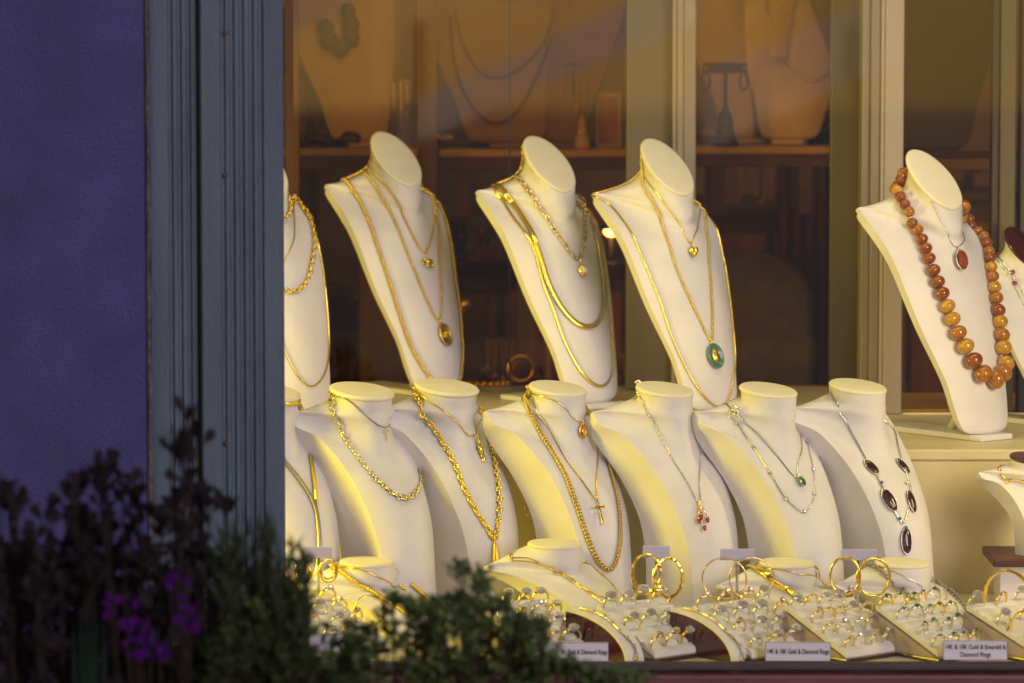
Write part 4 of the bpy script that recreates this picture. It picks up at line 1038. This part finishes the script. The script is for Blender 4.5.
BG[5] = inner(905, -70, 10, Z4+.0005, 1.0, 1.7, 'large dim olive bust on the shelf in the right hand glass', mat('olive_velvet', (.07, .05, .016), .7), 6.35)
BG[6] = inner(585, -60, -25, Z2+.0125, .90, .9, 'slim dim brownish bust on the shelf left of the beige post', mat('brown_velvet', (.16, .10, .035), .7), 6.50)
def bgneck(b, label, m, pix, r):
    root = empty('necklace', b.root.location.copy(), 0, label=label, cat='necklace'); ps, ns = surface_path(b, pix, r, close=False, step=.004)
    mb = MB(); chain(mb, ps, ns, 'bead_snake', r); local(mb, root).build('chain', m, root, smooth=True)
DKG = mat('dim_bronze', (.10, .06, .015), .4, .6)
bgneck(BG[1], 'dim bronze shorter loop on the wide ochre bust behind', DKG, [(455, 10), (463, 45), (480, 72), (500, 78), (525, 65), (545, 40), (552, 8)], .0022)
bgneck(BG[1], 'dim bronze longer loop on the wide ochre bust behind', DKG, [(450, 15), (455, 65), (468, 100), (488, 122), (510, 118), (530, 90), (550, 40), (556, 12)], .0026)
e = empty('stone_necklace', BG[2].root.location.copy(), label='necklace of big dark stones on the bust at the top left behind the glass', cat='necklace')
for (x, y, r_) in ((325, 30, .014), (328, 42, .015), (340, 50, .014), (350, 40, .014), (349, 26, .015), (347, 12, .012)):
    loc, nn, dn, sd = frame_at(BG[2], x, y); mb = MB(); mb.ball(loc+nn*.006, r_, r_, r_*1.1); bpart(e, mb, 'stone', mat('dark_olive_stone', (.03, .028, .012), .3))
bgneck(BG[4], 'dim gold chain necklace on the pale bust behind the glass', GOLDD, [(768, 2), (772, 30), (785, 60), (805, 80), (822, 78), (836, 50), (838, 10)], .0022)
# yellow strap scarf
e = empty('gold_strap', P(770, 20, 6.35), label='bright ochre strap hanging on the pale bust behind the glass', cat='strap')
mb = MB()
for (x0, y0, x1, y1) in ((762, -25, 768, 46),):
    loc, nn, dn, sd = frame_at(BG[4], 768, 20)
    pts = [BG[4].bvh.find_nearest(P(766+i*.6, -20+i*6.5, 6.40)) for i in range(12)]
    mb.tube([p[0]+Vector((0, -.012, 0)) for p in pts], .014, 8, [Vector((0, -1, 0))]*12, flat=.15)
local(mb, e).build('cloth', mat('yellow_cloth', (.55, .42, .04), .6), e)
# dark T stand with earrings
x, y = 725, 152; p = P(x, y, 6.33)
e = empty('earring_stand', (p.x, p.y, Z3+.0125), label='dark T shaped earring stand on the shelf between the two white posts', cat='earring stand')
hT = P(x, 68, 6.33).z-Z3-.0125
MB().lathe([(.022, 0), (.021, .006), (.015, .02), (.011, .045), (.004, .06)], 20).build('base', DARKM, e, smooth=True)
MB().box(-.003, .003, -.002, .002, .058, hT, .0005).build('stem', DARKM, e); MB().box(-.035, .033, -.004, .004, hT-.008, hT+.008, .001).build('crossbar', DARKM, e)
for i, dx in enumerate((-.030, .028)):
    o = empty('teardrop_earring', (p.x+dx, p.y-.007, Z3+.0125+hT), label='dark teardrop earring with gold stud, %s one on the T shaped stand' % ('left', 'right')[i], cat='earring', group='teardrop earrings on the dark T stand')
    MB().ball((0, 0, 0), .0028, n=8, m=6).build('stud', GOLD, o, smooth=True)
    MB().torus((0, 0, -.020), (0, 1, 0), (0, 0, 1), .006, .0024, 18, 6, sx=2.2).build('drop', DKG, o, smooth=True)
# small things on the shelves
def cone_stand(px, py, d, h, r, label, m, bz):
    p = P(px, py, d); e = empty('ring_cone', (p.x, p.y, bz), label=label, cat='ring cone')
    MB().lathe([(r, 0), (r*.95, h*.1), (r*.55, h*.55), (r*.25, h*.9), (0, h)], 18).build('cone', m, e, smooth=True)
    MB().torus((0, 0, h*.45), (0, .2, 1), (1, 0, 0), r*.75, .0014, 18, 5).build('ring', GOLDD, e, smooth=True)
cone_stand(582, 150, 6.40, .052, .014, 'small ochre ring cone on the shelf left of the beige post', BGBUST, Z2+.0125)
for i, (px, nm) in enumerate(((296, 'leftmost'), (316, 'middle'), (348, 'rightmost'))):
    p = P(px, 148, 6.31); e = empty('bracelet', (p.x, p.y, Z1+.0125), label='dim bronze bracelet lying on the upper left shelf pad, %s of three' % nm, cat='bracelet', group='dim bracelets on the upper left shelf')
    mb = MB(); mb.torus((0, 0, .007), (0, .5, 1), (1, 0, 0), .016, .004, 18, 7); mb.torus((.004, .004, .014), (0, .7, 1), (1, 0, 0), .013, .0035, 18, 7); mb.build('band', DKG, e, smooth=True)
p = P(336, 125, 6.42)
e = empty('necklace_box', (P(292, 100, 6.40).x, -5+6.40, Z1+.0125), label='pinkish brown box with ochre lid on the upper left shelf beside the pilaster', cat='box')
MB().box(-.03, .024, -.03, .03, 0, .082, .002).build('box', mat('pink_brown', (.22, .10, .07), .6), e); MB().box(-.033, .027, -.033, .033, .0825, .104, .002).build('lid', OCHRE, e)
# pale thin pole
e = empty('display_pole', (P(548, 0, 6.62).x, -5+6.62, GZ+.05), label='thin pale metal pole seen between the wide ochre bust and the brownish one', cat='pole')
MB().lathe([(.006, .01), (.006, 1.9)], 12).build('pole', mat('pale_metal', (.55, .42, .40), .35, .3), e, smooth=True); MB().lathe([(.05, 0), (.05, .008), (.006, .012)], 20).build('foot', DARKM, e)
# small jewellery on the low counter behind the doors
p = P(521, 360, 6.2)
e = empty('pendant_display', (p.x, p.y, ZC), label='round dark pendant disc on a small easel behind the glass, left of the pearl bust', cat='pendant')
MB().torus((0, 0, .03), (0, 1, 0), (0, 0, 1), .019, .0035, 22, 7).build('rim', GOLDD, e, smooth=True); MB().ball((0, .001, .03), .017, .003, .017, n=18).build('disc', DKG, e, smooth=True)
MB().box(-.012, .012, .004, .016, 0, .034, .001).build('easel', SHOPD, e)
e = empty('bead_string', (P(480, 385, 6.2).x, -5+6.2, ZC), label='string of dark gold beads lying on the low counter behind the glass', cat='necklace')
for i in range(15):
    a = math.pi*(.15+.9*i/14); mb = MB(); mb.ball((-.055*math.cos(a), .03-.045*math.sin(a)*.6, .006), .0062, n=8, m=6); mb.build('bead', GOLDD, e, smooth=True)
e = empty('figurine', (P(452, 325, 6.25).x, -5+6.22, ZC), label='small blurred gold bird ornament on a stick behind the first gap', cat='ornament')
MB().tube([(0, 0, 0), (0, 0, .10)], .003, 6).build('stick', DKG, e); mb = MB(); mb.ball((0, 0, .115), .022, .010, .011); mb.ball((.02, 0, .126), .009, .007, .007); mb.tube([(-.015, 0, .112), (-.04, 0, .10)], .006, 6, flat=.4); mb.build('bird', GOLDD, e, smooth=True)
for i, (px, py) in enumerate(((338, 241), (344, 242))):
    pass
# glowing lamp
p = P(611, 231, 6.75)
e = empty('small_lamp', (p.x, p.y, P(500, 262, 6.9).z), label='small glowing lamp between the pearl bust and the green pendant bust', cat='lamp')
zc_ = p.z-P(500, 262, 6.9).z
e.location.y = -5+6.95; e.location.x = P(611, 231, 6.95).x; zc_ = P(611, 231, 6.95).z-e.location.z
MB().lathe([(.02, 0), (.02, .004), (.004, .008), (.004, zc_-.008)], 16).build('stem', DARKM, e, smooth=True)
MB().ball((0, 0, zc_), .012, .012, .009).build('bulb', mat('lamp_glow', (1, .7, .4), .5, emit=(1, .62, .25), estr=14), e, smooth=True)
MB().lathe([(.012, zc_+.009), (.024, zc_+.003), (.026, zc_+.004), (.012, zc_+.0105), (0.002, zc_+.014)], 18).build('shade', DARKM, e, smooth=True)
p = P(953, 88, 6.5)
e = empty('small_lamp', (p.x, p.y, Z4), label='tiny orange glowing lamp inside the right hand glass above the amber bust', cat='lamp')
MB().lathe([(.014, 0), (.014, .004), (.003, .008), (.003, p.z-Z4-.005)], 14).build('stem', DARKM, e, smooth=True); MB().ball((0, 0, p.z-Z4), .0055).build('bulb', mat('orange_glow', (1, .4, .1), .5, emit=(1, .35, .08), estr=3), e, smooth=True)
mb = MB(); mb.lathe([(.004, p.z-Z4+.006), (.02, p.z-Z4+.02), (.012, p.z-Z4+.05), (.004, p.z-Z4+.056)], 14); mb.build('shade', mat('pink_glass', (.45, .22, .18), .3), e, smooth=True)
# upholstered chair
cx = P(748, 300, 7.0)
zf_ = GZ+.05
e = empty('chair', (cx.x, 1.75, zf_), R(-15), label='round backed olive upholstered chair inside the shop, right of the green pendant bust', cat='chair')
ztop = P(748, 252, 6.75).z-zf_
mb = MB(); prof = []
for i in range(13):
    a = math.pi*i/12; prof.append((-.085*math.cos(a), ztop-.10+.10*math.sin(a)))
mb.prism([(-.085, ztop-.42)]+prof+[(.085, ztop-.42)], (0, .05, 0)); mb.build('backrest', OLIVE, e)
MB().box(-.19, .19, -.42, -.02, ztop-.46, ztop-.36, .02).build('seat', OLIVE, e)
for x in (-.16, .16):
    for y in (-.38, -.05): MB().tube([(x, y, 0), (x*.95, y, ztop-.46)], .014, 8).build('leg', SHOPD, e, smooth=True)
# rust coloured curtain fold behind the glass
e = empty('curtain', (P(822, 0, 6.9).x, 1.93, GZ+.06), label='rust brown curtain hanging left of the right white post inside the shop', cat='curtain')
ct = [(-.07+.14*i/40, .012*math.sin(i*1.1)) for i in range(41)]
MB().prism(ct+[(x, y+.004) for x, y in ct[::-1]], (0, 0, P(0, 190, 6.9).z-GZ), (0, 0, 0), (1, 0, 0), (0, 1, 0)).build('cloth', mat('rust_cloth', (.20, .07, .02), .8), e)

# dim clutter on the inner shelves and cabinets
rc = random.Random(31)
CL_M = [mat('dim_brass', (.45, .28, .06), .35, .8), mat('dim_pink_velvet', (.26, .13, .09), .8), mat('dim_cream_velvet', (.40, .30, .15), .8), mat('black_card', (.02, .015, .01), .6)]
def trinket(px, d, bz, kind, label, m1, m2, h):
    p = P(px, 300, d); e = empty({'frame': 'picture_frame', 'stand': 'necklace_stand', 'box': 'jewellery_box', 'dish': 'trinket_dish'}[kind], (p.x, p.y, bz), rc.uniform(-.5, .5), label=label, cat={'frame': 'frame', 'stand': 'stand', 'box': 'box', 'dish': 'dish'}[kind])
    if kind == 'stand':
        mb = MB(); mb.lathe([(.016, 0), (.016, .003), (.003, .006), (.0025, h)], 14); mb.tube([(-.022, 0, h-.004), (0, 0, h), (.022, 0, h-.004)], .0025, 6); mb.build('post', m1, e, smooth=True)
        for k, x in enumerate((-.018, -.006, .007, .018)):
            L = rc.uniform(.4, .85)*h; MB().tube([(x-.003, -.004, h-.002), (x-.002, -.005, h-L*.6), (x, -.006, h-L), (x+.002, -.005, h-L*.6), (x+.003, -.004, h-.002)], .0013, 5).build('chain', m2, e)
            MB().ball((x, -.006, h-L-.005), .004, .003, .006, n=8, m=6).build('charm', m2, e)
    elif kind == 'frame':
        MB().box(-.020, .020, 0, .004, 0, h, .001).build('frame', m1, e); MB().box(-.015, .015, -.001, -.0002, .006, h-.006).build('panel', m2, e)
        MB().box(-.003, .003, .0042, .02, 0, h*.5).build('strut', m1, e)
    elif kind == 'box':
        MB().box(-.022, .022, -.016, .016, 0, h*.4, .002).build('box', m1, e); mb = MB(); mb.M = Matrix.Translation((0, .016, h*.4)) @ Matrix.Rotation(R(-70), 4, 'X'); mb.box(-.022, .022, -.032, 0, .0, .008, .002); mb.M = None; mb.build('lid', m1, e)
        MB().torus((0, 0, h*.4+.006), (0, 1, .3), (1, 0, 0), .008, .0018, 16, 5).build('ring', m2, e)
    else:
        MB().lathe([(.006, 0), (.007, .004), (.022, .014), (.024, .016), (.021, .0155), (.006, .007)], 18).build('dish', m1, e, smooth=True)
        for k in range(4): MB().ball((rc.uniform(-.01, .01), rc.uniform(-.01, .01), .016), .0055, n=8, m=6).build('trinket', m2, e, smooth=True)
ZM = P(500, 262, 6.9).z; ZL2 = P(500, 300, 6.8).z; ZR2 = P(500, 205, 7.1).z
spots = [(400, 6.40, Z1+.0125, 'stand', 0, 0, .10, 'dim stand of hanging gold chains at the right end of the upper left shelf'), (574, 6.42, Z2+.0125, 'stand', 3, 0, .13, 'dark stand of hanging chains beside the ochre ring cone'),
 (608, 6.44, Z2+.0125, 'frame', 2, 1, .085, 'small cream frame on the shelf just left of the beige post'), (446, 6.42, Z2+.0125, 'dish', 0, 2, .03, 'small brass dish at the left end of the shelf with the wide ochre bust'),
 (704, 6.40, Z3+.0125, 'dish', 0, 0, .03, 'brass trinket dish left of the dark T stand'), (822, 6.42, Z3+.0125, 'box', 3, 0, .05, 'open dark ring box at the right end of the shelf between the posts'),
 (344, 6.85, ZL2, 'dish', 0, 2, .03, 'dim brass dish on the walnut cabinet low at the left'), (308, 6.85, ZL2, 'frame', 3, 2, .08, 'dim frame on the walnut cabinet low at the left'),
 (470, 6.95, ZM, 'stand', 0, 0, .09, 'dim chain stand on the walnut cabinet right of the first tall bust'), (488, 6.98, ZM, 'box', 1, 0, .06, 'pinkish ring box on the walnut cabinet beside the chain stand'), (458, 6.99, ZM, 'frame', 0, 3, .07, 'small brass frame on the walnut cabinet right of the first tall bust'),
 (760, 7.15, ZR2, 'stand', 0, 0, .10, 'dim chain stand on the reddish cabinet between the posts'), (790, 7.16, ZR2, 'box', 1, 0, .06, 'pinkish box on the reddish cabinet between the posts'), (728, 7.17, ZR2, 'frame', 2, 1, .08, 'cream frame on the reddish cabinet right of the heart bust'), (815, 7.15, ZR2, 'dish', 0, 2, .03, 'brass dish on the reddish cabinet near the right white post'),
 (925, 6.98, P(500, 190, 6.9).z, 'stand', 3, 0, .09, 'dark chain stand on the cabinet behind the amber bead bust'), (978, 6.98, P(500, 190, 6.9).z, 'box', 1, 0, .06, 'pinkish box on the cabinet right of the amber bead bust'),
 (610, 6.2, ZC, 'box', 1, 0, .05, 'pinkish open ring box on the low counter left of the beige post'), (444, 6.2, ZC, 'dish', 0, 0, .03, 'brass dish on the low counter right of the first tall bust'), (500, 6.24, ZC, 'stand', 3, 0, .075, 'low dark chain stand on the counter left of the pearl bust')]
for (px, d, bz, kind, a, b_, h, lab) in spots: trinket(px, d, bz, kind, lab, CL_M[a], CL_M[b_], h)
panel(516, 534, 6.75, GZ+.05, 1.8, mat('lilac_curtain', (.22, .13, .12), .7), 'wall_panel', 'narrow pinkish wall strip behind the wide ochre bust', 'wall panel')
panel(716, 742, 7.3, GZ+.05, 1.8, mat('amber_panel', (.34, .13, .02), .6), 'wall_panel', 'amber coloured wall strip behind the dark T stand', 'wall panel')
# ================================================================== planter with plants in front of the window
SOIL = -.14
pl = empty('planter_trough', (-.15, -1.26, GZ), label='long dark planter trough under the shop window, below the frame', cat='planter')
MB().box(-.75, .75, -.28, .26, 0, SOIL-GZ-.03, .01).build('trough', mat('dark_terracotta', (.08, .045, .035), .8, noise=.3, nscale=20), pl)
so_ = MB().box(-.88, .58, -1.52, -1.02, SOIL-.029, SOIL, .004).build('soil', mat('soil', (.03, .02, .014), .95, noise=.4, nscale=60, bump=.8, bscale=80)); tag(so_, kind='stuff')
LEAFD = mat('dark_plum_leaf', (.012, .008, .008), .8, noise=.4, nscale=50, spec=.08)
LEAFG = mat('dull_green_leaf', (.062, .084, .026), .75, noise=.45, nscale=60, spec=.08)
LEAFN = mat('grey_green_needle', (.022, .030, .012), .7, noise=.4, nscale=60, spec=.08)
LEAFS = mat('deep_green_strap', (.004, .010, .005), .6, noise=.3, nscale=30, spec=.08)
STEMM = mat('brown_stem', (.018, .011, .008), .8, spec=.08)
PURP = mat('purple_petal', (.045, .003, .085), .6, noise=.3, nscale=200, spec=.08)
def leaf(mb, p, dr_, L, W_, rd, cup=.15, segs=2):
    dr_ = dr_.normalized(); sd = dr_.cross(Vector((rd.uniform(-1, 1), rd.uniform(-1, 1), rd.uniform(-.3, 1)))); 
    if sd.length < 1e-4: sd = dr_.orthogonal()
    sd.normalize(); nn = sd.cross(dr_)
    c = nn*(L*cup)
    if segs == 2:
        mb.add([p, p+dr_*L*.45+sd*W_*.5+c*.4, p+dr_*L+c, p+dr_*L*.45-sd*W_*.5+c*.4], [(0, 1, 2, 3)])
    else:
        vs = [p]; 
        for (t, w_) in ((.3, .30), (.55, .85), (.8, 1.0), (.95, .65)): vs += [p+dr_*L*t+sd*W_*.5*w_+c*t, p+dr_*L*t-sd*W_*.5*w_+c*t]
        vs.append(p+dr_*L+c)
        mb.add(vs, [(0, 1, 2)]+[(1+2*i, 3+2*i, 4+2*i, 2+2*i) for i in range(3)]+[(7, 9, 8)])
def stem_path(a, b, rd, wob=.012, n=9):
    pts = []
    for i in range(n):
        t = i/(n-1); q = a.lerp(b, t**.9); q.x += wob*math.sin(t*3+rd.random()*.6)*(1-t)*t*2; q.z = a.z+(b.z-a.z)*t; pts.append(q)
    return pts
def bush(name, label, cat, tips, d0, d1, kind, lm, seed, base_spread=.5, group=None):
    rd = random.Random(seed)
    cx_ = sum(t[0] for t in tips)/len(tips); c0 = P(cx_, 600, (d0+d1)/2)
    e = empty(name, (c0.x, c0.y, SOIL), label=label, cat=cat, group=group)
    st_m = MB(); lf = MB()
    for (px, py) in tips:
        d = rd.uniform(d0, d1); b = P(px, py, d); a = Vector((c0.x+(b.x-c0.x)*base_spread+rd.uniform(-.01, .01), c0.y+(b.y-c0.y)*.6, SOIL))
        pts = stem_path(a, b, rd); L = len(pts)
        st_m.tube(pts, [(.0017 if kind == 'spoon' else .0014)*(1-.6*i/L) for i in range(L)], 5)
        if kind == 'spoon':
            for i in range(2, L):
                nl = 4 if i < L-1 else 7
                for k in range(nl):
                    a_ = rd.uniform(0, 6.28); up_ = rd.uniform(.7, 2.0); dr_ = Vector((math.cos(a_), math.sin(a_), up_))
                    leaf(lf, pts[i]+Vector((rd.uniform(-.004, .004), rd.uniform(-.004, .004), rd.uniform(-.015, .002))), dr_, rd.uniform(.015, .023), rd.uniform(.008, .012), rd, .12, 5)
        elif kind == 'needle':
            ax = (pts[-1]-pts[-2]).normalized()
            for i in range(1, L):
                m_ = 9
                for k in range(m_):
                    q = pts[i-1].lerp(pts[i], k/m_); a_ = rd.uniform(0, 6.28); t_ = (pts[i]-pts[i-1]).normalized(); dr_ = t_*1.3+Vector((math.cos(a_), math.sin(a_), 0))*.6
                    leaf(lf, q, dr_, rd.uniform(.018, .030), .0032, rd)
        else:
            for i in range(3, L):
                for s_ in range(3 if i < L-1 else 4):
                    q0 = pts[i-1].lerp(pts[i], rd.random()); a_ = rd.uniform(0, 6.28); tw = q0+Vector((math.cos(a_)*.8, math.sin(a_)*.8, .75))*rd.uniform(.010, .024)
                    if tw.z > b.z: tw.z = b.z
                    st_m.tube([q0, tw], .0007, 4)
                    for k in range(13):
                        q = q0.lerp(tw, .25+.75*k/12); b_ = rd.uniform(0, 6.28)
                        leaf(lf, q, Vector((math.cos(b_), math.sin(b_), rd.uniform(.1, 1.2))), rd.uniform(.0045, .0085), rd.uniform(.002, .0036), rd)
            for k in range(14):
                b_ = rd.uniform(0, 6.28); leaf(lf, b-Vector((0, 0, rd.uniform(0, .012))), Vector((math.cos(b_), math.sin(b_), rd.uniform(.3, 1.5))), rd.uniform(.005, .009), .004, rd)
    local(st_m, e).build('stems', STEMM, e); local(lf, e).build('leaves', lm, e, smooth=False)
    return e
rp = random.Random(77)
def outline(pts, n, spread, seed, jx=4):
    rd = random.Random(seed); out = []
    for _ in range(n):
        x = rd.uniform(pts[0][0], pts[-1][0])
        for (x0, y0), (x1, y1) in zip(pts, pts[1:]):
            if x0 <= x <= x1: y = y0+(y1-y0)*(x-x0)/(x1-x0); break
        out.append((x, y+abs(rd.gauss(0, 1))*spread))
    return out
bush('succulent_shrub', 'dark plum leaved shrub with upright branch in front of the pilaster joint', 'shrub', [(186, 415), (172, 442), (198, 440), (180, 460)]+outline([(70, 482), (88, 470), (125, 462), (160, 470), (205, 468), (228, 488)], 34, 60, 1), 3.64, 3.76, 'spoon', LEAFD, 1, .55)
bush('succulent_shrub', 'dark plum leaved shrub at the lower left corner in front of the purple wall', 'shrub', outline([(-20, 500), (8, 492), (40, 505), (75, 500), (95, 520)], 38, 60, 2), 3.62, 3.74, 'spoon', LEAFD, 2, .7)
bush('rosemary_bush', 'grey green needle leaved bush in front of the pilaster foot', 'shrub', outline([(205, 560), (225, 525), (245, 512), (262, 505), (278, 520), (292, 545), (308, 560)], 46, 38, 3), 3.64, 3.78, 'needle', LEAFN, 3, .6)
bush('leafy_bush', 'small leaved green bush at the left end of the window', 'shrub', [(301, 545), (298, 560), (306, 553), (303, 575)]+outline([(240, 590), (292, 572), (312, 602), (335, 628), (352, 622)], 30, 30, 4), 3.66, 3.82, 'fine', LEAFG, 4, .7, 'small leaved green bushes before the window')
bush('leafy_bush', 'small leaved green bush below the gold rope low bust', 'shrub', outline([(345, 622), (372, 604), (395, 592), (415, 600), (432, 596), (448, 602)], 36, 30, 5), 3.66, 3.82, 'fine', LEAFG, 5, .75, 'small leaved green bushes before the window')
bush('leafy_bush', 'tallest small leaved green bush, before the heavy gold chain bust', 'shrub', [(458, 562), (462, 570), (480, 566), (484, 574)]+outline([(432, 594), (455, 574), (480, 570), (505, 582), (522, 598), (545, 616)], 42, 28, 6), 3.66, 3.82, 'fine', LEAFG, 6, .75, 'small leaved green bushes before the window')
bush('leafy_bush', 'low small leaved green bush reaching right under the left sign', 'shrub', outline([(515, 612), (538, 628), (556, 655), (600, 668), (632, 664), (652, 674)], 38, 12, 7), 3.66, 3.82, 'fine', LEAFG, 7, .75, 'small leaved green bushes before the window')
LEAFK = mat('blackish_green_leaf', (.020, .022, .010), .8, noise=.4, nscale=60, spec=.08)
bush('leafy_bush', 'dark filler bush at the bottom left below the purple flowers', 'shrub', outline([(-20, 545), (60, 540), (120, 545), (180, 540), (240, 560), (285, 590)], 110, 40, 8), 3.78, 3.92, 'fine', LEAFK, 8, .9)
bush('leafy_bush', 'low green bush at the bottom between the purple flowers and the window', 'shrub', outline([(190, 640), (250, 625), (300, 640), (360, 650)], 40, 18, 18), 3.60, 3.70, 'fine', mat('dusky_green_leaf', (.024, .034, .011), .8, noise=.4, nscale=60, spec=.08), 18, .8)
# strap leaves
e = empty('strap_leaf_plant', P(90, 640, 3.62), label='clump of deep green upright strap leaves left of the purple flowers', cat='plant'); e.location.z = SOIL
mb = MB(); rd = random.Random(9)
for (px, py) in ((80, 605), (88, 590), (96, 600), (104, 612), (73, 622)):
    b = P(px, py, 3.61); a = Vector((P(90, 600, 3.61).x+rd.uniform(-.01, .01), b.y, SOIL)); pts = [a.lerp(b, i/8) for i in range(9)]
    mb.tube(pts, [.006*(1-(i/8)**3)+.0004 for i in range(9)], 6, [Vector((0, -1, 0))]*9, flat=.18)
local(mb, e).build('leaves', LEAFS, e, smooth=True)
# purple flowers: a stock-like plant with several spikes
e = empty('purple_flower_plant', P(150, 640, 3.63), label='plant with spikes of vivid purple flowers in front of the pilaster joint', cat='flower'); e.location.z = SOIL
stm = MB(); rd = random.Random(12)
for (px, py) in ((112, 592), (126, 606), (140, 622), (150, 634), (184, 600), (191, 612), (160, 642), (178, 578), (135, 640)):
    d = rd.uniform(3.58, 3.62); b = P(px, py, d); a = Vector((P(150, 600, d).x+(b.x-P(150, 600, d).x)*.5, b.y+.02, SOIL)); pts = stem_path(a, b, rd); stm.tube(pts, .0013, 5)
    fl = MB()
    for k in range(6):
        c = b+Vector((rd.uniform(-.008, .008), rd.uniform(-.006, .006), rd.uniform(-.020, .003)))
        for q in range(5): a_ = q*1.2566+rd.random()*.4; leaf(fl, c, Vector((math.cos(a_), -.5+.2*rd.random(), math.sin(a_))), .0052, .0042, rd)
    local(fl, e).build('flower_head', PURP, e)
local(stm, e).build('stems', STEMM, e)

# ================================================================== unseen screens added behind the camera to reflect as streaks in the glass
cvm = bpy.data.materials.new('pale_streak_screen'); cvm.use_nodes = True; cn = cvm.node_tree; cn.nodes.clear()
co = cn.nodes.new('ShaderNodeOutputMaterial'); cm_ = cn.nodes.new('ShaderNodeMixShader'); cd = cn.nodes.new('ShaderNodeBsdfDiffuse'); ct_ = cn.nodes.new('ShaderNodeBsdfTranslucent')
cd.inputs[0].default_value = (.9, .80, .64, 1); ct_.inputs[0].default_value = (1.0, .84, .62, 1); cm_.inputs[0].default_value = .92
cn.links.new(cd.outputs[0], cm_.inputs[1]); cn.links.new(ct_.outputs[0], cm_.inputs[2]); cn.links.new(cm_.outputs[0], co.inputs[0])
YV = -6.4; DV = 4.585+(-.415-YV)
def refl(px, py):
    p = P(px, py, DV); return Vector((p.x, YV, p.z))
aw = empty('streak_screen', refl(600, 60), 0, label='pale slanted canvas screens added behind the viewer to reflect in the glass', cat='canvas screen')
for poly in ([(400, 150), (400, 108), (700, -30), (700, 20)], [(704, 150), (704, 70), (900, -10), (900, 60)], [(240, 40), (240, -60), (420, -60), (330, 20)]):
    p4 = [refl(*q) for q in poly]; mb = MB(); mb.add(p4, [(0, 1, 2, 3)]); local(mb, aw).build('streak', cvm, aw)
mb = MB()
for px in (420, 690, 860): q = refl(px, 60); mb.tube([(q.x, YV-.03, GZ), (q.x, YV-.03, q.z+.1)], .012, 8)
local(mb, aw).build('posts', DARKM, aw)
